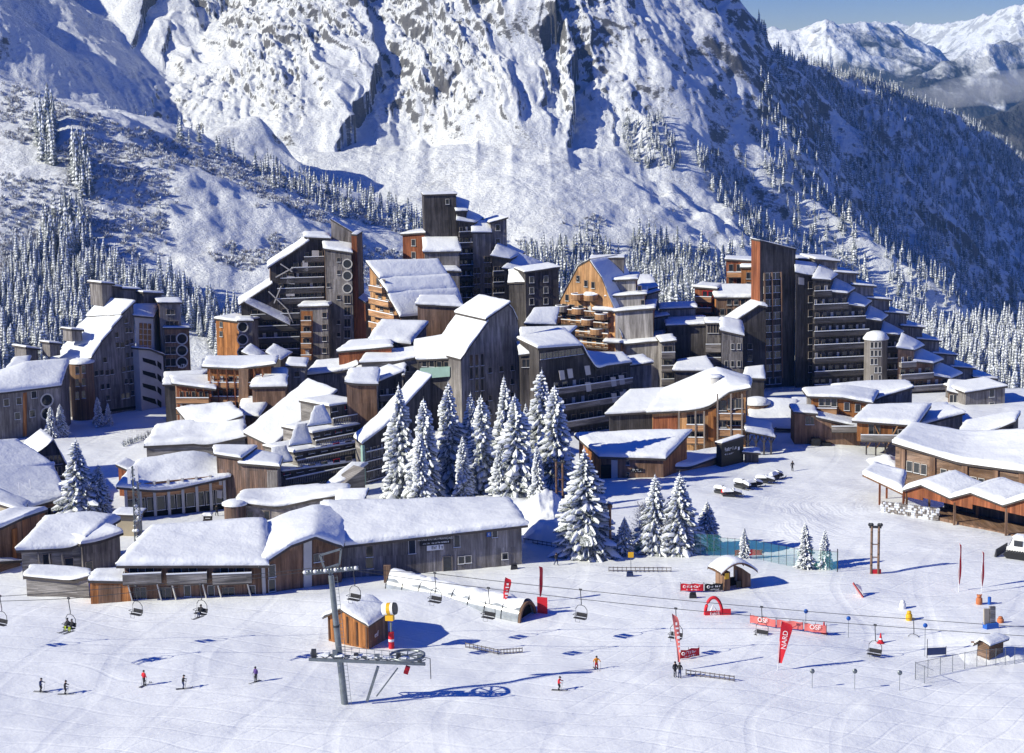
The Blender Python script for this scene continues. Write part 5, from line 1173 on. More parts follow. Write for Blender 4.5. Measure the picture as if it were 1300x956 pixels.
for k in range(13):
    px = 157+34*k/12; g = ground(px,566-13*k/12+rg.uniform(-1,1)); m_ = MB(); z=hz(g.x,g.y)
    for j in range(26):
        a=rg.uniform(0,6.28); e=rg.uniform(.5,1.5); l=rg.uniform(.7,1.3); w_=.06; c,s,ce,se=math.cos(a),math.sin(a),math.cos(e),math.sin(e); b_=Vector((g.x,g.y,z-.1)); t_=b_+Vector((c*ce*l,s*ce*l,se*l*1.2)); mid=b_.lerp(t_,.6); wv=Vector((-s,c,0))*w_
        m_.face([b_,mid-wv,t_,mid+wv],'needle' if rg.random()<.5 else 'tsnow')
    o=m_.build('shrub',None,None,(g.x,g.y,z)); tag(o,'knee high snowy shrub in the planted row beside the curving track','shrub','row of young shrubs beside the track')
# ================================================================ people
def person(label, pos, pose='stand', jacket='redp', pants='black', helmet='black', rz=0.0, h=1.75, skis=True, sc=1.0):
    k = h/1.75; J = {}
    if pose=='sit':
        J = dict(p=(0,0,.55),c=(0,.02,.85),s=(0,.03,1.08),n=(0,.02,1.18),hd=(0,-.01,1.34),lk=(.11,-.42,.52),rk=(-.11,-.42,.52),la=(.12,-.46,.10),ra=(-.12,-.46,.10),lt=(.12,-.62,.06),rt=(-.12,-.62,.06),lsh=(.2,.03,1.06),rsh=(-.2,.03,1.06),le=(.26,-.12,.82),re=(-.26,-.12,.82),lh=(.2,-.36,.78),rh=(-.2,-.36,.78))
    elif pose=='ski':
        J = dict(p=(0,.10,.80),c=(0,-.02,1.02),s=(0,-.12,1.24),n=(0,-.15,1.34),hd=(0,-.19,1.48),lk=(.14,-.16,.46),rk=(-.14,-.16,.46),la=(.14,.02,.10),ra=(-.14,.02,.10),lt=(.14,-.16,.06),rt=(-.14,-.16,.06),lsh=(.21,-.12,1.22),rsh=(-.21,-.12,1.22),le=(.38,-.22,1.02),re=(-.38,-.22,1.02),lh=(.40,-.46,.98),rh=(-.40,-.46,.98))
    elif pose=='walk':
        J = dict(p=(0,0,.92),c=(0,0,1.15),s=(0,-.02,1.40),n=(0,-.03,1.50),hd=(0,-.05,1.64),lk=(.10,-.16,.50),rk=(-.10,.06,.48),la=(.10,-.22,.09),ra=(-.10,.30,.12),lt=(.10,-.38,.05),rt=(-.10,.18,.05),lsh=(.2,-.01,1.38),rsh=(-.2,-.01,1.38),le=(.27,.12,1.12),re=(-.27,-.12,1.12),lh=(.26,.10,.88),rh=(-.25,-.30,.95))
    else:
        J = dict(p=(0,0,.94),c=(0,0,1.18),s=(0,.01,1.42),n=(0,0,1.52),hd=(0,-.02,1.66),lk=(.11,-.03,.50),rk=(-.11,-.02,.50),la=(.12,.01,.09),ra=(-.12,.01,.09),lt=(.13,-.17,.05),rt=(-.13,-.17,.05),lsh=(.2,.01,1.40),rsh=(-.2,.01,1.40),le=(.29,.03,1.14),re=(-.29,.03,1.14),lh=(.30,-.14,.94),rh=(-.30,-.14,.94))
    rad = dict(p=.155,c=.16,s=.16,n=.065,hd=.105,lk=.075,rk=.075,la=.06,ra=.06,lt=.055,rt=.055,lsh=.08,rsh=.08,le=.06,re=.06,lh=.05,rh=.05)
    E = [('p','c'),('c','s'),('s','n'),('n','hd'),('p','lk'),('p','rk'),('lk','la'),('rk','ra'),('la','lt'),('ra','rt'),('s','lsh'),('s','rsh'),('lsh','le'),('rsh','re'),('le','lh'),('re','rh')]
    ks = list(J); me = D.meshes.new('person'); me.from_pydata([tuple(c*k for c in J[q]) for q in ks],[(ks.index(a),ks.index(b)) for a,b in E],[])
    o = D.objects.new('person',me); COL.objects.link(o); md = o.modifiers.new('skin','SKIN')
    for i,q in enumerate(ks): me.skin_vertices[0].data[i].radius = (rad[q]*k,rad[q]*k); me.skin_vertices[0].data[i].use_root = (q=='p')
    sb = o.modifiers.new('sub','SUBSURF'); sb.levels = 1; dg = bpy.context.evaluated_depsgraph_get(); m2 = D.meshes.new_from_object(o.evaluated_get(dg)); D.objects.remove(o)
    for q in (pants,jacket,'skin','black'): m2.materials.append(MAT[q])
    zp = J['p'][2]*k; nz = J['n'][2]*k
    for pl in m2.polygons:
        c = pl.center; arm = abs(c.x) > .17*k and c.z > (J['lh'][2]-.1)*k
        hand = min((c-Vector(J['lh'])*k).length,(c-Vector(J['rh'])*k).length) < .09
        boot = c.z < .16*k and pose!='sit' or (pose=='sit' and c.z < .16*k)
        pl.material_index = 3 if (hand or boot) else 2 if c.z > nz+.02 else 1 if (c.z > zp+.02 or arm) else 0; pl.use_smooth = True
    ob = link('person', m2); ob.location = pos; ob.rotation_euler.z = rz; ob.scale=(sc,)*3; tag(ob,label,'person')
    hd = Vector(J['hd'])*k; mb = MB(); mb.lathe((0,0,0),[(.001,.13),(.07,.11),(.118,.04),(.125,-.02),(.118,-.05)],helmet,12); mb.v=[tuple(Vector(v)+hd+Vector((0,.015,.02))) for v in mb.v]; q = mb.build('helmet'); q.parent = ob
    mb = MB(); mb.box((hd.x,hd.y-.105,hd.z+.0),(.17,.05,.07),'black'); q = mb.build('goggles'); q.parent = ob
    mb = MB(); mb.box((hd.x,hd.y-.125,hd.z-.05),(.03,.04,.04),'skin'); q = mb.build('nose'); q.parent = ob
    if skis:
        for a,t in (('la','lt'),('ra','rt')):
            c = Vector(J[a])*k; mb = MB(); mb.hexa([(c.x-.05,c.y-.9,c.z-.10),(c.x+.05,c.y-.9,c.z-.10),(c.x+.05,c.y+.75,c.z-.10),(c.x-.05,c.y+.75,c.z-.10)],[(c.x-.05,c.y-.9,c.z-.06),(c.x+.05,c.y-.9,c.z-.06),(c.x+.05,c.y+.75,c.z-.06),(c.x-.05,c.y+.75,c.z-.06)],'darksteel'); mb.bar((c.x,c.y-.9,c.z-.08),(c.x,c.y-1.1,c.z+.06),.09,.03,'darksteel'); q = mb.build('ski'); q.parent = ob
        for a in ('lh','rh'):
            c = Vector(J[a])*k; mb = MB(); mb.tube([c+Vector((0,0,.08)),Vector((c.x*1.15,c.y+.25,.0))],.014,'darksteel',5); q = mb.build('ski_pole'); q.parent = ob
    return ob
MAT['skin'] = newmat('skin',(.55,.33,.24),.6); MAT['navy'] = mk_plain('navy_cloth',(.03,.045,.12),.1,3); MAT['lime'] = mk_plain('lime_cloth',(.45,.55,.05),.1,3); MAT['purple'] = mk_plain('purple_cloth',(.10,.06,.22),.1,3); MAT['orangec'] = mk_plain('orange_cloth',(.75,.28,.02),.1,3); MAT['charcoal'] = mk_plain('charcoal_cloth',(.03,.03,.035),.1,3)
def onsnow(px,py): g=ground(px,py); return Vector((g.x,g.y,hz(g.x,g.y)))
for lab,px,py,pose,jk,pt,hm,rz,sk in (
 ('person in a red jacket standing upright on the lower left piste',183,867,'stand','redp','charcoal','black',2.6,True),
 ('person in navy bent forward on skis at the bottom left of the piste',51,874,'ski','navy','charcoal','black',1.4,True),
 ('person in dark clothes crouching on skis left of the lift pylon',232,872,'ski','charcoal','navy','black',1.7,True),
 ('person in a purple jacket standing beside the lift pylon',325,866,'stand','purple','charcoal','black',-.6,True),
 ('person in dark clothes skiing off behind the red jacket on the left piste',82,876,'ski','charcoal','charcoal','black',1.6,True),
 ('person in a yellow orange jacket and red trousers skiing towards the photographer',757,849,'ski','orangec','redp','black',.2,True),
 ('person in a red jacket skiing in the middle of the lower piste edge',709,876,'ski','redp','charcoal','black',1.3,True),
 ('person in black standing left in the pair under the red flag',857,861,'stand','charcoal','charcoal','black',.5,False),
 ('person in black standing right in the pair under the red flag',863,862,'stand','black','navy','black',-.4,False),
 ('person in dark clothes walking on the shaded snow right of the ski school',706,720,'walk','charcoal','navy','black',1.0,False),
 ('person in dark clothes with a rucksack walking up the track by the snowmobiles',1006,596,'walk','charcoal','charcoal','black',3.0,False),
 ('person in dark clothes walking outside the curved restaurant',275,650,'walk','charcoal','charcoal','black',.6,False)):
    person(lab,onsnow(px,py),pose,jk,pt,hm,rz,1.75,sk)
# ================================================================ chairlift
pyl = onsnow(438,893); b = empty('lift_pylon',pyl,'grey steel chairlift pylon with crossarm, work platform and return wheel in the foreground','lift pylon')
YP = pyl.y; tp = at(420,730,YP); mb = MB(); mb.tube([pyl-Vector((0,0,.5)),pyl.lerp(tp,.62),tp],[.37,.33,.28],'steel',18); mb.build('pole',b)
mb = MB(); mb.tube([pyl.lerp(tp,.60),pyl.lerp(tp,.615)],.39,'darksteel',18); mb.build('flange',b)
c0 = at(386,727,YP); c1 = at(455,721,YP); mb = MB(); mb.bar(c0+Vector((0,0,-.1)),c1,.35,.4,'steel'); arm = mb.build('crossarm',b)
for k in range(16):
    p = c0.lerp(c1,(k+.3)/16)+Vector((0,-.35,.12)); mb = MB(); mb.lathe(p,[(.001,-.06),(.20,-.06),(.20,.06),(.001,.06)],'steel' if k%3 else 'white',10,'Y'); mb.build('sheave',arm)
f = [at(406,705,YP),at(433,697,YP),at(431,716,YP),at(412,722,YP)]; mb = MB()
for a,c in zip(f,f[1:]+f[:1]): mb.bar(a,c,.2,.2,'steel')
mb.bar(f[3],tp,.16,.16,'steel'); mb.bar(f[2],tp,.16,.16,'steel'); mb.build('lifting_frame',b)
q0 = at(392,837,YP-1.2); q1 = at(540,843,YP-1.2); mb = MB(); mb.bar(q0,q1,.28,.32,'steel'); mb.bar(q0+Vector((0,1.6,.1)),q1+Vector((-4,1.6,.1)),.22,.25,'steel'); mb.build('platform_beam',b)
mb = MB()
for k in range(9):
    a = (q0+Vector((3,0,.3))).lerp(q1-Vector((3,0,-.3)),k/8); mb.bar(a,a+Vector((0,0,1.1)),.05,.05,'steel')
for zz in (.6,1.1): mb.bar(q0+Vector((3,0,.3+zz)),q1+Vector((-3,0,.3+zz)),.05,.05,'steel')
mb.build('railing',b)
mb = MB(); rg = random.Random(2)
for k in range(11):
    a_ = q0.lerp(q1,k/11); c_ = q0.lerp(q1,(k+1)/11); mb.bar(a_+Vector((0,.1,-.2)),c_+Vector((0,1.2,.15)),.09,.09,'steel'); mb.bar(a_+Vector((0,1.5,-.1)),c_+Vector((0,.1,-.1)),.08,.08,'darksteel')
    if k%2==0: mb.box(tuple(a_+Vector((.5,.5,.5))),(.5,.4,rg.uniform(.3,.9)),'steel' if k%4 else 'darksteel')
mb.build('lattice',b)
mb = MB(); 
for k in range(6): a_ = q0.lerp(q1,.12+.14*k)+Vector((0,.6,.32)); snow_quad(mb,a_+Vector((-.5,-.35,0)),a_+Vector((.5,-.35,0)),a_+Vector((.5,.35,0)),a_+Vector((-.5,.35,0)),.2,.05,.3)
mb.build('snow_cover',b)
wcn = at(517,832,YP); mb = MB(); mb.lathe(wcn,[(1.75,-.1),(1.95,-.12),(1.95,.12),(1.75,.1),(1.75,-.1)],'steel',28)
for k in range(4): a=PI*k/4; d=Vector((math.cos(a),math.sin(a),0))*1.8; mb.bar(wcn-d,wcn+d,.12,.12,'steel')
mb.build('return_wheel',b); mb = MB(); mb.bar(at(480,846,YP),at(466,890,YP),.3,.3,'steel'); mb.bar(at(505,848,YP),at(478,884,YP),.14,.14,'steel'); mb.build_each('brace',b)
mb = MB(); mb.tube([at(x,y,YP-1.5) for x,y in ((536,834),(546,836),(547,862))],.05,'darksteel',6); mb.build('guard_pipe',b); mb = MB(); mb.bar(at(518,846,YP),at(515,855,YP),.45,.5,'redp'); mb.build('red_padding',b)
mb = MB()
for sx in (-.18,.18): mb.tube([pyl+Vector((.55+sx,-.3,0)),tp+Vector((.5+sx,-.3,0))],.025,'steel',5)
for k in range(34): a=pyl.lerp(tp,k/34)+Vector((.55,-.3,.2)); mb.bar(a-Vector((.18,0,0)),a+Vector((.18,0,0)),.03,.03,'steel')
mb.build('ladder',b)
CH1 = [(-60,764),(87,760),(254,742),(415,722),(449,724),(620,747),(858,773),(1111,794),(1380,812)]; CH2 = [(-60,748),(0,757),(172,744),(415,719),(552,728),(737,749),(967,771),(1160,786),(1380,800)]
cab = {}
for nm,CH,YC,lab in (('front',CH1,208,'front haul cable of the chairlift sagging across the piste'),('rear',CH2,215,'rear haul cable of the chairlift sagging across the piste')):
    pts = [at(x,y,YC) for x,y in CH]; out=[]
    for a,c in zip(pts[:-1],pts[1:]):
        for t in range(6): tt=t/6; out.append(a.lerp(c,tt)-Vector((0,0,.25*4*tt*(1-tt)*.3)))
    out.append(pts[-1]); mb = MB(); mb.tube(out,.035,'darksteel',5); o = mb.build('lift_cable',None,None,tuple(pts[0])); tag(o,lab,'cable','haul cables of the chairlift')
def chair_proto():
    r = empty('lift_chair',(0,0,0),'x','lift chair','chairs of the chairlift')
    mb = MB(); mb.tube([(0,0,.12),(0,0,-.4),(0,.15,-1.6),(0,.1,-1.9)],.05,'darksteel',7); mb.box((0,0,.05),(.35,.14,.2),'darksteel'); mb.build('hanger',r)
    for s in (-1,1):
        mb = MB(); mb.tube([(0,.1,-1.85),(s*.45,.12,-1.95),(s*.78,.15,-2.35),(s*.80,.12,-3.0),(s*.80,-.12,-3.42),(s*.80,-.42,-3.40)],.038,'darksteel',7); mb.build('side_frame',r)
    mb = MB(); mb.box((0,-.15,-3.42),(1.55,.50,.09),'charcoal'); mb.build('seat',r)
    mb = MB(); mb.hexa([(-.76,.14,-3.30),(.76,.14,-3.30),(.76,.20,-3.30),(-.76,.20,-3.30)],[(-.76,.24,-2.85),(.76,.24,-2.85),(.76,.30,-2.85),(-.76,.30,-2.85)],'charcoal'); mb.build('backrest',r)
    mb = MB(); mb.tube([(-.74,-.1,-2.9),(-.74,-.6,-2.95),(.74,-.6,-2.95),(.74,-.1,-2.9)],.028,'darksteel',6); mb.tube([(-.3,-.6,-2.95),(-.3,-.75,-3.7),(.3,-.75,-3.7),(.3,-.6,-2.95)],.022,'darksteel',6); mb.build('safety_bar',r)
    return r
cp = chair_proto(); first = True
for px,py,YC,lab in ((0,757,215,'lift chair cut by the left edge of the photo'),(87,760,208,'lift chair carrying two people at the far left'),(172,744,215,'empty lift chair in front of the garage end of the ski school'),(254,742,208,'lift chair carrying one person before the ski school balconies'),
 (449,724,208,'empty lift chair right beside the steel pylon'),(552,728,215,'empty lift chair over the snow tunnel'),(620,747,208,'empty lift chair left of the leaning red flag at the tunnel mouth'),(737,749,215,'empty lift chair alone over the open piste, middle of the photo'),
 (858,773,208,'empty lift chair in front of the tall pink flag'),(967,771,215,'empty lift chair in front of the long red banner'),(1111,794,208,'empty lift chair left of the last pair on the right'),(1160,786,215,'rightmost empty lift chair beside the small wooden hut')):
    c = cp if first else copy_tree(cp); first = False; c['label'] = lab; p = at(px,py,YC); c.location = p; c.rotation_euler.z = R(-35)
for px,py,YC,dx,jk,pt,lab in ((87,760,208,-.38,'charcoal','lime','person in lime trousers sitting left on the occupied lift chair'),(87,760,208,.36,'charcoal','lime','person in lime trousers sitting right on the occupied lift chair'),(254,742,208,.0,'charcoal','navy','person in dark clothes sitting alone on a lift chair')):
    p = at(px,py,YC); q = Matrix.Rotation(R(-35),3,'Z')@Vector((dx,-.02,0)); person(lab,(p.x+q.x,p.y+q.y,p.z-3.38-.42),'sit',jk,pt,'black',R(-35),1.75,True)
# ================================================================ huts, tunnel, snow gun
def hut(label, w, front, depth, back, mat, name='ski_hut', cat='hut', **k):
    b = bld(w,label,cat,None,name); blk(b,w,front,depth,back=back,mat=mat,z0=-.8,**k); return b
w = W2((416,810),(466,822)); b = bld(w,'brown plank ski hut with a white gable roof behind the steel pylon','hut',None,'ski_hut')
blk(b,w,[(416,783),(434,773),(467,793)],4.6,mat='orange',side='brown',back=[(448,768),(466,758),(492,776)],snow=.55,oh=.5,rt=.18,lump=.1)
bars(b,'batten',[(w.P(w.uz(x,800,-.05)[0],0,-.08),w.P(w.uz(x,800,-.05)[0],w.uz(x,y,-.05)[1],-.08)) for x,y in ((418,786),(428,782),(441,783),(453,790),(465,796))],'brown',.18)
ws = W2((467,822),(490,807)); quad(b,ws,[(470,803),(486,796),(487,808),(471,816)],'redp','red_banner',proud=.15); text_part(b,ws,478,805.5,'esf',.9,'white',proud=.3)
g = onsnow(497,820); b = empty('snow_gun',g,'yellow and white fan snow gun on a red padded post beside the ski hut','snow gun'); top = at(497,790,g.y).z; mb = MB(); mb.tube([g-Vector((0,0,.4)),Vector((g.x,g.y,top))],.14,'steel',10); mb.build('post',b); mb = MB(); mb.tube([g,Vector((g.x,g.y,g.z+2.0))],.34,'redp',14); mb.tube([g+Vector((0,0,.85)),g+Vector((0,0,1.15))],.345,'white',14); mb.build('post_padding',b)
d = Vector((.93,-.25,.12)).normalized(); c = Vector((g.x-.1,g.y,at(494,773,g.y).z)); mb = MB(); mb.tube([c-d*.9,c-d*.8,c+d*.55],[.45,.72,.72],'white',18); mb.build('fan_drum',b); mb = MB(); mb.tube([c+d*.55,c+d*.8],[.76,.70],'darksteel',18); mb.build('nozzle_ring',b); mb = MB(); mb.tube([c-d*.25,c+d*.2],.735,'yellow',18); mb.build('yellow_band',b)
mb = MB(); mb.box((c.x,c.y,c.z-1.0),(.95,.7,.75),'yellow',-.25); mb.build('pump_box',b)
# snow tunnel of the moving carpet
pa, pb = onsnow(500,752), onsnow(668,783); dx = (pb-pa); dn = Vector((-dx.y,dx.x,0)).normalized(); r_ = 1.75
b = empty('carpet_tunnel',pa,'half round snow covered tunnel of a moving carpet in front of the ski school','tunnel')
def arch(p, r, h0=0.0, a0=0, a1=PI, n=14): return [p+dn*(-math.cos(a0+(a1-a0)*k/n)*r)+Vector((0,0,h0+max(0,math.sin(a0+(a1-a0)*k/n))*r*1.25)) for k in range(n+1)]
mb = MB(); mb.grid([arch(pa.lerp(pb,k/24),r_,-.25) for k in range(25)],'tunnelglass',True); mb.face(arch(pa,r_,-.25),'tunnelglass') if False else None; 
MAT['tunnelglass'] = mk_plain('clear_tunnel_panels',(.30,.33,.36),.4,.6,.2,.6); mb.build('tunnel_shell',b)
for k in range(0,25,3):
    mb = MB(); mb.tube(arch(pa.lerp(pb,k/24),r_+.04,-.25),.06,'darksteel',6); mb.build('hoop',b)
s = MB(); rows=[]
for k in range(41):
    p = pa.lerp(pb,k/40); lo = .75+.55*float(vnoise(np.array([k*.45]),np.array([3.0]),3)[0]); rr = r_+.10+.28*float(vnoise(np.array([k*.6]),np.array([9.0]),4)[0]); row = arch(p,rr,-.2,lo*1.05,PI-.25); row[0]=arch(p,r_+.02,-.25,lo*.75,PI)[0]; rows.append(row)
s.grid(rows,'snow'); s.build('snow_cover',b)
mb = MB(); ar, ar2 = arch(pb+dx.normalized()*.05,r_+.12,-.25), arch(pb+dx.normalized()*.05,r_-.18,-.25); fr2 = [p+dx.normalized()*.3 for p in ar]; fr3=[p+dx.normalized()*.3 for p in ar2]
mb.grid([ar,fr2,fr3,ar2],'brown',False); mb.build('portal',b); mb = MB(); mb.face(arch(pb-dx.normalized()*.3,r_-.1,-.25),'shade'); mb.build('tunnel_mouth_shade',b); mb = MB(); mb.face(list(reversed(arch(pa,r_-.02,-.25))),'hgrey'); mb.build('tunnel_end',b)  # flat dark face paints the shade inside the tunnel
for s_ in (1,):
    mb = MB(); a = pb+dn*s_*(r_+.1)+dx.normalized()*.4; mb.hexa([a,a+dx.normalized()*1.2+dn*.5,a+dx.normalized()*1.15+dn*.58,a+Vector((0,0,0))+dn*.08],[a+Vector((0,0,2.2)),a+dx.normalized()*1.2+dn*.5+Vector((0,0,2.2)),a+dx.normalized()*1.15+dn*.58+Vector((0,0,2.2)),a+dn*.08+Vector((0,0,2.2))],'redp'); mb.build('red_door_leaf',b)
g = onsnow(492,744); mb = MB(); mb.box((g.x,g.y,g.z+1.1),(.9,.5,2.4),'brown'); tag(mb.build('post',None,None,tuple(g)),'square brown post at the upper end of the snow tunnel','post')
# round topped ticket hut on the piste
w = W2((920,750),(948,746)); b = bld(w,'small wooden starter hut with a wavy snow roof and open front on the piste','hut',None,'starter_hut')
blk(b,w,[(920,731),(927,726)],2.4,mat='brown',roofs=False,z0=-.4); blk(b,w,[(943,722),(953,729)],2.4,mat='brown',roofs=False,z0=-.4); mb = MB()
u0,z = w.uz(920,730); u1,_ = w.uz(953,728); rows = []
for k in range(17):
    t=k/16; zz = z+.2+1.35*math.sin(PI*t)**.9-.25*t; uu=u0-.9+(u1-u0+1.6)*t; rows.append([w.P(uu,zz-.1,-.6),w.P(uu,zz+.12,-.6),w.P(uu,zz+.12,2.9),w.P(uu,zz-.1,2.9)])
mb.grid(rows,'brown',True); rf = mb.build('roof',b); mb = MB(); mb.grid([[p[1]+Vector((0,0,-.02)),p[1]+Vector((0,.05,.22)),p[1].lerp(p[2],.5)+Vector((0,0,.36)),p[2]+Vector((0,-.05,.22)),p[2]] for p in rows],'snow'); mb.build('snow_cover',rf)
quad(b,w,[(926,733),(944,731),(944,748),(926,750)],'shade','hut_opening_shade',off=1.6); quad(b,w,[(933,724),(940,724),(940,736),(933,737)],'pale','rear_board',off=1.5,proud=.1); quad(b,w,[(935,738),(941,737),(941,745),(935,746)],'black','counter',off=.2); quad(b,w,[(920.5,728),(925.5,727.5),(925.5,735),(920.5,735.5)],'yellow','yellow_sign',proud=.15)  # shade within the open front is painted as a dark sheet
w = W2((1241,836),(1255,840)); b = bld(w,'tiny lift attendant hut of pale logs with a snowy gable roof at the lower right','hut',None,'attendant_hut')
blk(b,w,[(1241,817),(1247,812),(1256,818)],2.6,mat='hplank',side='hplank',back=[(1257,811),(1263,806),(1274,812)],snow=.35,oh=.45,rt=.12,lump=.1)
mb = MB(); p = w.P(*w.uz(1233,815,-.5),-.5); mb.bar(p,w.P(*w.uz(1247,816,0),0),.25,.12,'brown'); mb.build('eave_board',b)
# ================================================================ flags, banners, signs
def feather(px,py,ptop,label,col='redp',edge=False,wd=.85,lean=0.0,txt=None):
    g = onsnow(px,py); H = at(px,ptop,g.y).z-g.z; b = empty('feather_flag',g,label,'flag','tall feather flags on the piste'); mb = MB(); mb.tube([g-Vector((0,0,.3)),g+Vector((lean*.6,0,H*.6)),g+Vector((lean,0,H))],[.04,.03,.02],'white',6); mb.build('pole',b)
    yaw = R(48) if edge else R(-8); ux = Vector((math.cos(yaw),math.sin(yaw),0)); nx = Vector((-ux.y,ux.x,0)); rows=[]
    for k in range(15):
        t = k/14; z = .14*H+t*.86*H; off = lean*(z/H)**1.5; wf = wd*(.35+.65*min(1,t*1.3))*(1 if t<.86 else max(.05,math.sqrt(max(0,1-((t-.86)/.14)**2)))); row=[]
        for j in range(5): s=j/4; row.append(g+Vector((off,0,z))+ux*(s*wf)+nx*(.10*math.sin(s*3+t*6)))
        rows.append(row)
    mb = MB(); mb.grid(rows,col,True); mb.build('cloth',b)
    if txt:
        w_ = W(px,g.y-.25,math.degrees(yaw)); q = proj(g+Vector((lean*.5,0,H*.62))+ux*wd*.45); 
        if txt!='~': text_part(b,w_,q[0],q[1],txt,.78,'white',rot=PI/2-.12,proud=.12)
        else:
            for k in range(7): p = g+Vector((lean*(.35+.08*k)**1.5,-.14,H*(.35+.08*k)))+ux*wd*.5; mb = MB(); mb.box(tuple(p),(wd*(.5 if k%2 else .3),.01,H*(.03 if k%3 else .05)),'white'); mb.build('lettering',b)
    return b
feather(637,781,733,'red feather flag standing left of the tunnel mouth',lean=.5,txt='~'); feather(685,767,719,'red feather flag seen edge on behind the tunnel mouth',edge=True); feather(860,852,780,'faded pink feather flag standing over the pair in black',col='pinkcloth',lean=-.4,wd=.6) if 'pinkcloth' in MAT else None
MAT['pinkcloth'] = mk_plain('faded_red_cloth',(.62,.16,.15),.15,3)
feather(861,852,779,'faded pink feather flag standing over the pair in black',col='pinkcloth',lean=-.7,wd=.65,txt='~'); feather(987,851,789,'large teardrop feather flag with white letters near the lower edge of the piste',wd=1.3,lean=.4,txt='NARD')
feather(1217,750,690,'dark red feather flag on the right, left one of two seen edge on',edge=True,wd=.7); feather(1246,752,700,'dark red feather flag on the right, right one of two seen edge on',edge=True,wd=.7)
def banner(a, c, h, label, mat='redp', txt='', tcol='white', size=.6, name='banner', posts=True, sub=None):
    w_ = W2(a,c); z0 = hz(w_.a.x,w_.a.y); b = bld(w_,label,'banner',None,name); b.location.z = z0; u1 = w_.u_at(c[0],z0+.5); n_=max(2,int(u1/2.2)); mb = MB(); rows=[]
    for k in range(n_*4+1): t=k/(n_*4); yy=.08*math.sin(t*n_*PI*2); rows.append([w_.P(u1*t,z0+.12+.03*math.sin(t*9),yy),w_.P(u1*t,z0+.12+h/2,yy+.03),w_.P(u1*t,z0+.12+h+.04*math.sin(t*n_*PI*2),yy)])
    mb.grid(rows,mat,True); mb.build('cloth',b)
    for k in range(n_+1):
        mb = MB(); p=w_.P(u1*k/n_,z0,.14); mb.tube([p-Vector((0,0,.3)),p+Vector((0,0,h+.3))],.03,'darksteel',5); mb.build('post',b)
    if txt:
        q = proj(w_.P(u1*.5,z0+.14+h*.56,0)); q0 = proj(w_.P(u1*.28,z0+.14+h*.62,0)); q1 = proj(w_.P(u1*.85,z0+.14+h*.62,0))
        if txt=='OSF': text_part(b,w_,q[0],q[1],txt,size,tcol,proud=.2)
        else:
            scrawl(b,w_,q0,q1,size*.55,int(a[0]),tcol,proud=.16,n=7); q2 = proj(w_.P(u1*.25,z0+.14+h*.2,0)); q3 = proj(w_.P(u1*.8,z0+.14+h*.2,0)); scrawl(b,w_,q2,q3,size*.35,int(a[0])+1,tcol,proud=.16,n=9)
            e_ = w_.P(u1*.17,z0+.14+h*.62,-.16); mb = MB(); mb.lathe(e_,[(.12,-.02),(.20,-.02),(.20,.02),(.12,.02),(.12,-.02)],tcol,14,'Y'); mb.build('emblem',b)
    return b
banner((864,752.5),(893,752.5),.95,'red sponsor banner with white lettering left of the black banner by the starter hut',txt='PASSY',size=.62,sub='AVORIAZ'); banner((895,752),(918,750.5),.95,'black sponsor banner leaning against the starter hut','black',txt='CARROZ',size=.5)
banner((862,838),(888,833),1.0,'red banner beside the pair in black at the foot of the pink flag',txt='PASSY',size=.6)
for i,(a,c) in enumerate((((952,794),(985,800)),((986,800),(1020,803)),((1021,803),(1050,806)))): banner(a,c,.95,('left','middle','right')[i]+' third of the long faded red banner fence across the piste','pinkcloth',txt='OSF' if i!=1 else '',size=.8)
banner((933,708),(968,707),.8,'red banner hanging on the green safety net',txt=''); 
# red arch
g0, g1 = onsnow(896,784), onsnow(916,783); b = empty('start_arch',g0,'small red inflatable start arch with a white figure on its panel','arch'); mid = (g0+g1)/2; wd=(g1-g0).length/2; pts=[mid+Vector((-math.cos(PI*k/16)*wd*1.05,0,math.sin(PI*k/16)*2.15)) for k in range(17)]; mb = MB(); mb.tube(pts,.2,'redp',10); mb.build('arch_tube',b)
w_ = W2((896,784),(928,783)); quad(b,w_,[(895,776),(917,775),(917,784),(895,785)],'redp','front_panel',proud=.3); quad(b,w_,[(918,773),(928,773),(928,783.5),(918,784)],'redp','side_panel',proud=.3); scrawl(b,w_,(901,779),(914,778),.4,21,proud=.36,n=6); scrawl(b,w_,(901,782),(914,781.2),.22,22,proud=.36,n=7); mb = MB(); mb.tube([w_.P(*w_.uz(902,776,-.1),-.1),w_.P(*w_.uz(905,768,-.1),-.1),w_.P(*w_.uz(909,775,-.1),-.1)],.12,'white',6); mb.build('white_emblem',b)
# collapsed red panel and wooden rails
g = onsnow(1090,758); b = empty('safety_mat',g,'fallen red and white safety mat leaning on the upper right piste','safety mat'); mb = MB(); mb.bar(at(1083,740,g.y),at(1097,760,g.y-.4),.5,.15,'pinkcloth'); mb.build('red_mat',b); mb = MB(); mb.bar(at(1088,741,g.y+.4),at(1092,756,g.y+.4),.8,.12,'white'); mb.build('white_mat',b)
def rail(pts, label, h=.55, n=8, name='low_fence'):
    P_ = [onsnow(*q) for q in pts]; b = empty(name,P_[0],label,'fence')
    for a,c in zip(P_[:-1],P_[1:]):
        mb = MB()
        for zz in (.15,h): mb.bar(a+Vector((0,0,zz)),c+Vector((0,0,zz)),.08,.10,'grey')
        mb.build('board',b)
        for k in range(n+1): p=a.lerp(c,k/n); mb = MB(); mb.bar(p-Vector((0,0,.2)),p+Vector((0,0,h+.1)),.09,.09,'grey'); mb.build('post',b)
rail([(591,815),(632,824),(663,823)],'grey wooden rail lying in two bends on the piste near the ski hut'); rail([(773,730),(852,731)],'long low grey rail below the yellow sign',n=14); rail([(871,858),(932,868)],'low grey rail at the bottom edge right of the pair in black',n=10); rail([(665,690),(712,695)],'low dark rail behind the right corner of the ski school',n=8)
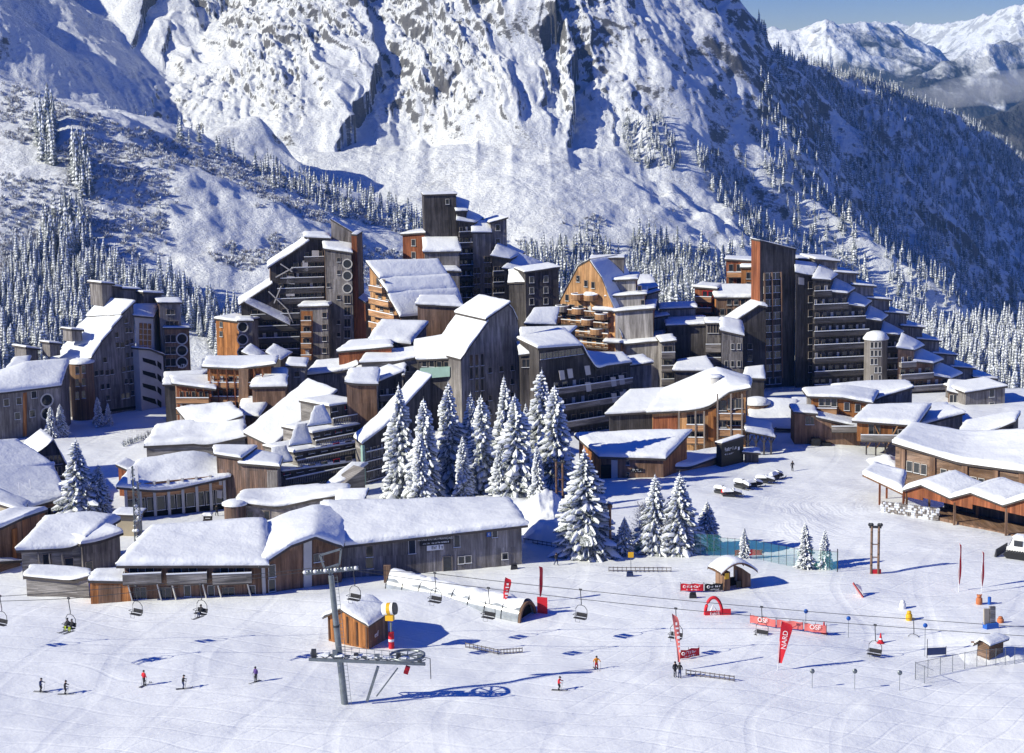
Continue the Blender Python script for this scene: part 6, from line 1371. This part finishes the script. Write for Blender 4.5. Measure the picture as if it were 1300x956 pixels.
# chain link fence lower right
def net(pts, h, label, mat, post='steel', nm='safety_net', cat='net', n=5, pr=.035):
    P_ = [onsnow(*q) for q in pts]; b = empty(nm,P_[0],label,cat)
    for a,c in zip(P_[:-1],P_[1:]):
        mb = MB(); mb.face([a+Vector((0,0,.03)),c+Vector((0,0,.03)),c+Vector((0,0,h)),a+Vector((0,0,h))],mat,uv=[(0,0),((c-a).length,0),((c-a).length,h),(0,h)]); mb.build('mesh_panel',b)
        for k in range(n): p=a.lerp(c,k/n); mb = MB(); mb.tube([p-Vector((0,0,.3)),p+Vector((0,0,h+.1))],pr,post,6); mb.build('post',b)
        mb = MB(); mb.tube([a+Vector((0,0,h)),c+Vector((0,0,h))],.025,post,5); mb.build('top_rail',b)
def mk_net(name, col, cell, thick):
    m = newmat(name, col, .6); t = m.node_tree; uv = N(t,'ShaderNodeUVMap'); sep = N(t,'ShaderNodeSeparateXYZ'); t.links.new(uv.outputs[0],sep.inputs[0])
    a = math_(t,'ADD',sep.outputs[0],sep.outputs[1]); c = math_(t,'SUBTRACT',sep.outputs[0],sep.outputs[1])
    f = [math_(t,'LESS_THAN',math_(t,'FRACT',math_(t,'DIVIDE',q,cell)),thick) for q in (a,c)]; al = math_(t,'MAXIMUM',f[0],f[1]); t.links.new(al,t.nodes['Principled BSDF'].inputs['Alpha']); return m
MAT['chain'] = mk_net('chain_link',(.25,.26,.27),.10,.07); MAT['gnet'] = mk_net('green_net',(.10,.42,.36),.08,.10)
net([(1162,862),(1240,846),(1300,842),(1330,838)],1.9,'grey chain link fence round the lift area at the lower right corner','chain',nm='chain_fence',cat='fence'); net([(1162,862),(1185,872)],1.9,'short return of the grey chain link fence at its left corner','chain',nm='chain_fence',cat='fence',n=2)
net([(788,702),(830,705),(872,706),(915,708)],3.0,'green safety net below the fir pair','gnet'); net([(915,708),(960,714),(1008,722),(1064,728)],2.6,'green safety net in front of the two small firs at the piste edge','gnet','darksteel')
# twin posts and poles
def twin(px0,px1,pb,ptop,label,z=None):
    a,c = onsnow(px0,pb), onsnow(px1,pb); H = at(px0,ptop,a.y).z-a.z; b = empty('lift_mast',a,label,'mast')
    for p in (a,c): mb = MB(); mb.tube([p-Vector((0,0,.4)),p+Vector((0,0,H))],.17,'brown',9); mb.build('post',b)
    for t in (.35,.62): mb = MB(); mb.bar(a+Vector((0,0,H*t)),c+Vector((0,0,H*t)),.12,.12,'brown'); mb.build('rung',b)
    mb = MB(); d=(c-a); mb.bar(a-d*.35+Vector((0,0,H-.1)),c+d*.35+Vector((0,0,H-.1)),.25,.3,'darksteel'); hd_ = mb.build('head_beam',b)
    for t in (-.3,0,1,1.3): p=a+d*t+Vector((0,0,H+.2)); mb = MB(); mb.lathe(p,[(.001,-.06),(.24,-.06),(.24,.06),(.001,.06)],'darksteel',10,'Y'); mb.build('sheave',hd_)
twin(1106,1115,730,668,'twin brown lift mast standing on the right track with a red padded foot'); twin(707,715,656,586,'twin wooden lift mast in front of the fir cluster')
g = onsnow(1111,729); mb = MB(); mb.box((g.x,g.y-.3,g.z+.3),(1.4,.3,.6),'redp'); tag(mb.build('safety_mat',None,None,tuple(g)),'low red padding at the foot of the right twin mast','safety mat')
def pole(px,pb,pt,r,mat,label,nm='wooden_post',cat='post',ball=None,bm='blue'):
    a = onsnow(px,pb); H = at(px,pt,a.y).z; b = empty(nm,a,label,cat); mb = MB(); mb.tube([a-Vector((0,0,.4)),Vector((a.x,a.y,H))],r,mat,8); mb.build('shaft',b)
    if ball: mb = MB(); mb.lathe((a.x,a.y,H),[(.001,-.07),(ball,-.07),(ball,.07),(.001,.07)],bm,14,'Y'); mb.build('disc',b)
    return b
pole(775,707,643,.17,'brown','single brown wooden post with a lamp head right of the big wide fir',ball=.35,bm='brown'); pole(97,662,636,.16,'brown','brown wooden post in front of the large fir near the mast',ball=.35,bm='brown'); pole(380,750,690,.08,'concrete','slim grey flagpole before the brown gable of the ski school'); pole(1063,729,697,.07,'darksteel','thin dark pole at the right end of the green net')
for i,(px,pb,pt) in enumerate(((1023,795,776),(1077,806,785),(1174,830,794),(1031,875,852),(1085,876,852),(1142,876,854))): pole(px,pb,pt,.03,'steel','thin slope marker with round disc '+('between the long red banner and its cone','right of the cone on the banner fence','beside the rightmost lift chair','at the lower edge below the teardrop flag','at the lower edge left of the middle lift chair','at the lower edge near the chain fence')[i],'slope_marker','marker',.26,'blue' if i<3 else 'steel')
a = onsnow(801,729); b = empty('piste_sign',a,'small yellow piste sign on a thin pole in the upper middle of the piste','sign'); mb = MB(); mb.tube([a,a+Vector((0,0,2.4))],.04,'steel',6); mb.build('pole',b); mb = MB(); mb.box((a.x,a.y-.06,a.z+2.2),(.75,.05,.75),'yellow'); mb.build('sign_plate',b)
for px,py,lab,m_ in ((800,736,'dark blue box lying in the snow below the yellow sign','navy'),(653,726,'dark green sack on the snow at the corner of the ski school','charcoal'),(880,760,'dark machine box on the snow below the red sponsor banner','charcoal')):
    g = onsnow(px,py); mb = MB(); mb.hexa([(g.x-.5,g.y-.3,g.z-.1),(g.x+.5,g.y-.3,g.z-.1),(g.x+.5,g.y+.3,g.z-.1),(g.x-.5,g.y+.3,g.z-.1)],[(g.x-.42,g.y-.25,g.z+.55),(g.x+.35,g.y-.25,g.z+.45),(g.x+.38,g.y+.25,g.z+.5),(g.x-.42,g.y+.25,g.z+.6)],m_); mb.box((g.x,g.y,g.z+.66),(.7,.4,.12),m_); tag(mb.build('storage_box',None,None,tuple(g)),lab,'box')
def cone(px,py,label,h=1.1):
    g = onsnow(px,py); b = empty('safety_cone',g,label,'cone'); mb = MB(); mb.lathe(g,[(.001,h),(.06,h),(.16,h*.5)],'redp',12); mb.build('tip',b); mb = MB(); mb.lathe(g,[(.16,h*.5),(.20,h*.35)],'white',12); mb.build('white_ring',b); mb = MB(); mb.lathe(g,[(.20,h*.35),(.38,0.02),(.5,0.0)],'redp',12); mb.build('foot',b)
cone(1118,811,'red and white cone alone on the piste between two lift chairs',1.2); cone(1046,803,'red and white cone at the right end of the long banner fence',1.5)
def padded(px,py,h,mat,label,ears=False):
    g = onsnow(px,py); b = empty('padded_post',g,label,'padded post'); mb = MB(); mb.lathe(g,[(.34,-.1),(.42,.2),(.40,h*.55),(.30,h*.68),(.001,h*.69)],mat,12); mb.build('body',b); mb = MB(); mb.lathe(g,[(.001,h*.66),(.22,h*.68),(.30,h*.82),(.22,h*.96),(.001,h)],mat,12); mb.build('head',b)
    if ears:
        for s in (-1,1): mb = MB(); mb.lathe(g+Vector((s*.25,0,h*.95)),[(.001,-.12),(.13,0),(.001,.13)],mat,8); mb.build('ear',b)
MAT['teddy'] = mk_plain('orange_plush',(.50,.17,.07),.2,2); padded(1243,768,1.25,'teddy','orange brown padded animal figure on the right piste',True); padded(1154,784,1.2,'yellow','yellow padded figure on the piste left of the attendant hut'); padded(1146,771,1.1,'white','whitish padded figure just above the yellow one'); padded(1270,793,.8,'teddy','low brown padded figure right of the tan signboards')
pole(1256,768,758,.22,'blue','short blue post next to the orange brown figure'); 
w = W2((1250,806),(1268,804)); b = bld(w,'standing pair of tan and grey panels on a blue box behind the attendant hut','signboard',None,'signboard'); quad(b,w,[(1249.5,773),(1256,773),(1256,793),(1249.5,793)],'tan','tan_panel',proud=.1,thick=.2); quad(b,w,[(1257,770),(1264,770),(1264,792),(1257,793)],'hgrey','grey_panel',proud=.15,thick=.3); quad(b,w,[(1253,793),(1268,791),(1268,803),(1253,805)],'blue','blue_box',proud=.4,thick=1.0)
g = onsnow(1187,832); b = empty('wind_screen',g,'low dark blue wind screen panel on posts beside the rightmost lift chair','screen'); w = W2((1177,833),(1199,832)); 
mb = MB(); mb.face([w.P(0,.1),w.P(2.2,.1),w.P(2.2,.95),w.P(0,.95)],'navy'); mb.face([w.P(0,.1,.05),w.P(0,.95,.05),w.P(2.2,.95,.05),w.P(2.2,.1,.05)],'navy'); mb.build('screen_cloth',b)
for uu in (0,2.2): mb = MB(); mb.tube([w.P(uu,-.2,.02),w.P(uu,1.1 if uu else 2.0,.02)],.04,'darksteel',6); mb.build('post',b)
# snowy mast on the left
a = onsnow(176,692); H = at(174,592,a.y).z-a.z; b = empty('lattice_mast',a,'tall snow plastered lattice mast with white antenna panels left of the restaurant','mast')
for k in range(4): q=Vector(((-.45,.45,.45,-.45)[k],(-.45,-.45,.45,.45)[k],0)); mb = MB(); mb.tube([a+q-Vector((0,0,.4)),a+q*.7+Vector((0,0,H))],.07,'steel',6); mb.build('leg',b)
mb = MB()
for k in range(14):
    z0,z1=H*k/14,H*(k+1)/14
    for s in (-1,1): mb.bar(a+Vector((-.42*s,-.42,z0)),a+Vector((.42*s,-.42,z1)),.06,.06,'steel'); mb.bar(a+Vector((-.42,-.42*s,z0)),a+Vector((-.42,.42*s,z1)),.06,.06,'steel')
mb.build('lattice',b)
mb = MB(); rg=random.Random(4)
for k in range(26): z=rg.uniform(.2,H*.95); c=a+Vector((rg.uniform(-.5,.5),rg.uniform(-.5,.4),z)); r2=rg.uniform(.2,.42); mb.lathe(c,[(.001,-r2*.7),(r2*.8,-r2*.3),(r2,0),(r2*.6,r2*.5),(.001,r2*.7)],'tsnow',8)
mb.build('snow_clumps',b)
for dx,z in ((-.75,H-1.3),(.35,H-.9)): mb = MB(); mb.box((a.x+dx,a.y-.55,a.z+z),(.42,.2,2.2),'white'); mb.build('antenna_panel',b)
for px,pb,pt in ((41,655,608),(27,662,612)):
    pole(px,pb,pt,.05,'white','thin white aerial pole before the blue shaded roofs, the '+('right' if px>30 else 'left')+' one','aerial_pole','pole')
g = onsnow(264,667); b = empty('snowy_stand',g,'dark wooden stand with a cap of snow between the restaurant and the stone cottage','stand')
for sx in (-.55,.55):
    for sy in (-.4,.4): mb = MB(); mb.bar((g.x+sx,g.y+sy,g.z-.2),(g.x+sx*.9,g.y+sy,g.z+1.7),.12,.12,'dark'); mb.build('leg',b)
mb = MB(); mb.box((g.x,g.y,g.z+1.0),(1.3,1.0,.15),'dark'); mb.box((g.x,g.y+.4,g.z+1.45),(1.3,.12,.5),'dark'); mb.build('board',b); mb = MB(); snow_quad(mb,(g.x-.65,g.y-.5,g.z+1.72),(g.x+.65,g.y-.5,g.z+1.72),(g.x+.65,g.y+.5,g.z+1.72),(g.x-.65,g.y+.5,g.z+1.72),.35,.05,.3); mb.build('snow_cover',b)
# snowmobiles parked in a row
def snowmobile():
    r = empty('snowmobile',(0,0,0),'x','snowmobile','snowmobiles parked beside the track'); mb = MB(); mb.hexa([(-.35,-1.4,.35),(.35,-1.4,.35),(.45,-.1,.35),(-.45,-.1,.35)],[(-.15,-1.25,.62),(.15,-1.25,.62),(.30,-.15,.98),(-.30,-.15,.98)],'charcoal'); mb.build('cowling',r)
    mb = MB(); mb.hexa([(-.28,-.1,.5),(.28,-.1,.5),(.26,1.3,.55),(-.26,1.3,.55)],[(-.22,-.05,.82),(.22,-.05,.82),(.20,1.25,.78),(-.20,1.25,.78)],'black'); mb.build('seat',r)
    mb = MB(); mb.hexa([(-.25,-.3,.02),(.25,-.3,.02),(.25,1.35,.02),(-.25,1.35,.02)],[(-.25,-.4,.45),(.25,-.4,.45),(.25,1.5,.38),(-.25,1.5,.38)],'darksteel'); mb.build('track',r)
    mb = MB(); mb.face([(-.3,-.35,.92),(.3,-.35,.92),(.22,-.12,1.32),(-.22,-.12,1.32)],'glass'); mb.build('windscreen',r)
    mb = MB(); mb.tube([(-.42,0,1.05),(0,.05,1.02),(.42,0,1.05)],.03,'black',6); mb.build('handlebar',r)
    for s in (-1,1): mb = MB(); mb.bar((s*.48,-1.5,.10),(s*.48,-.3,.06),.14,.05,'black'); mb.bar((s*.48,-1.5,.1),(s*.48,-1.7,.28),.12,.04,'black'); mb.bar((s*.48,-.85,.08),(s*.2,-.7,.45),.06,.06,'darksteel'); mb.build('ski',r)
    s = MB(); snow_quad(s,(-.24,-.05,.83),(.24,-.05,.83),(.22,1.3,.79),(-.22,1.3,.79),.45,.12,.25); snow_quad(s,(-.16,-1.25,.64),(.16,-1.25,.64),(.3,-.2,.98),(-.3,-.2,.98),.32,.1,.25); s.build('snow_cover',r); return r
sp = snowmobile(); first = False
c0_ = sp
first = True
for px,py,rz,lab in ((917,630,.9,'snowmobile at the near left end of the parked row, red nose towards the firs'),(930,633,1.4,'second snowmobile from the left in the parked row'),(943,622,1.1,'snowmobile in the middle of the parked row, turned askew'),(958,618,1.5,'snowmobile right of the middle of the parked row'),(972,612,1.2,'fifth snowmobile of the parked row, almost buried in snow'),(986,606,1.6,'last snowmobile at the far right end of the parked row')):
    c = sp if first else copy_tree(sp); first=False; c['label']=lab; c.location=onsnow(px,py); c.rotation_euler.z=rz+random.uniform(-1.1,1.1); c.scale=(random.uniform(.95,1.25),)*3
    if px == 917: rm = c
q = [k for k in rm.children if k.name.startswith('cowling')][0]; q.data = q.data.copy(); q.data.materials[0] = MAT['redp']
# snow groomer at the right edge
g = onsnow(1300,708); b = empty('snow_groomer',g,'white snow groomer with black tracks cut by the right edge of the photo','snow groomer',None,R(-35))
def GB_(mb,nm): 
    M_ = Matrix.LocRotScale(b.location,b.rotation_euler,None); mb.v=[tuple(M_@Vector(v)) for v in mb.v]; return mb.build(nm,b)
for s in (-1,1):
    mb = MB(); ring=[(-2.3,.55),(-1.9,1.0),(1.9,1.0),(2.3,.55),(1.8,.08),(-1.8,.08)]; mb.hexa([(x,s*1.35-.45,z) for x,z in ring],[(x,s*1.35+.45,z) for x,z in ring],'black')
    for k in range(12): x=-2.0+k*.36; mb.box((x,s*1.35,1.04),(.08,.95,.08),'darksteel')
    GB_(mb,'track')
mb = MB(); mb.hexa([(-2.2,-1.0,.7),(2.0,-1.0,.7),(2.0,1.0,.7),(-2.2,1.0,.7)],[(-2.1,-.95,1.5),(1.9,-.95,1.5),(1.9,.95,1.5),(-2.1,.95,1.5)],'white'); GB_(mb,'body'); mb = MB(); mb.hexa([(-1.8,-.95,1.5),(.3,-.95,1.5),(.3,.95,1.5),(-1.8,.95,1.5)],[(-1.3,-.85,2.75),(.2,-.85,2.75),(.2,.85,2.75),(-1.3,.85,2.75)],'white'); cb = GB_(mb,'cab'); mb = MB(); mb.hexa([(-1.84,-.8,1.7),(-1.80,-.8,1.7),(-1.80,.8,1.7),(-1.84,.8,1.7)],[(-1.46,-.75,2.6),(-1.42,-.75,2.6),(-1.42,.75,2.6),(-1.46,.75,2.6)],'glass'); mb.box((-.5,-.97,2.1),(1.2,.06,.8),'glass'); GB_(mb,'window'); mb = MB(); mb.hexa([(-3.4,-2.1,.15),(-3.1,-2.1,.15),(-3.1,2.1,.15),(-3.4,2.1,.15)],[(-3.2,-2.1,1.2),(-3.1,-2.1,1.2),(-3.1,2.1,1.2),(-3.2,2.1,1.2)],'darksteel'); GB_(mb,'blade'); mb = MB(); snow_quad(mb,(-1.3,-.85,2.77),(.2,-.85,2.77),(.2,.85,2.77),(-1.3,.85,2.77),.35,.05,.4); GB_(mb,'snow_cover')
# ploughed snow bank behind the ski school
def bank(px0,px1,py0,py1,h,label,seed,nx=60,ny=22):
    a,c = ground(px0,py1), ground(px1,py0); X=np.linspace(min(a.x,c.x),max(a.x,c.x),nx); Yv=np.linspace(min(a.y,c.y),max(a.y,c.y),ny); XX,YY=np.meshgrid(X,Yv); t=np.clip(np.minimum(np.minimum(XX-X[0],X[-1]-XX)/2.5,np.minimum(YY-Yv[0],Yv[-1]-YY)/2.5),0,1); ZZ=height(XX,YY)+t**.7*h*(.45+.75*fbm(XX/2.6,YY/2.6,4,seed,.5))-.15
    mb = MB(); mb.grid([[(XX[j,i],YY[j,i],ZZ[j,i]) for j in range(ny)] for i in range(nx)],'snow'); o=mb.build('snow_bank'); o['kind']='structure'
bank(664,722,648,692,2.6,'',501); bank(1120,1140,580,606,2.0,'',502,24,18); bank(1225,1300,826,845,.9,'',503,60,14); bank(560,690,628,660,1.6,'',504,80,20)

# low cloud lying in the valley under the far peaks
c = at(1262,112,6300); mb = MB(); rg_ = np.random.default_rng(8); rows=[]
for i in range(33):
    row=[]
    for j in range(17):
        a=2*PI*i/32; e=-PI/2+PI*j/16; d=np.array([math.cos(a)*math.cos(e),math.sin(a)*math.cos(e),math.sin(e)]); k=.72+.55*float(fbm(np.array([d[0]*2.2+5]),np.array([d[2]*2.2+d[1]*2+5]),4,77)[0]); row.append((c.x+d[0]*330*k,c.y+d[1]*420*k,c.z+d[2]*50*k+d[0]*45))
    rows.append(row)
mb.grid(rows,'snow'); fo = mb.build('valley_fog'); fo['kind']='stuff'; fm = D.materials.new('fog'); fm.use_nodes=True; fm.node_tree.nodes.remove(fm.node_tree.nodes['Principled BSDF']); fv = fm.node_tree.nodes.new('ShaderNodeVolumePrincipled'); fv.inputs['Color'].default_value=(.97,.98,1,1); fv.inputs['Density'].default_value=.0011; fm.node_tree.links.new(fv.outputs[0],fm.node_tree.nodes['Material Output'].inputs['Volume']); fo.data.materials.clear(); fo.data.materials.append(fm)
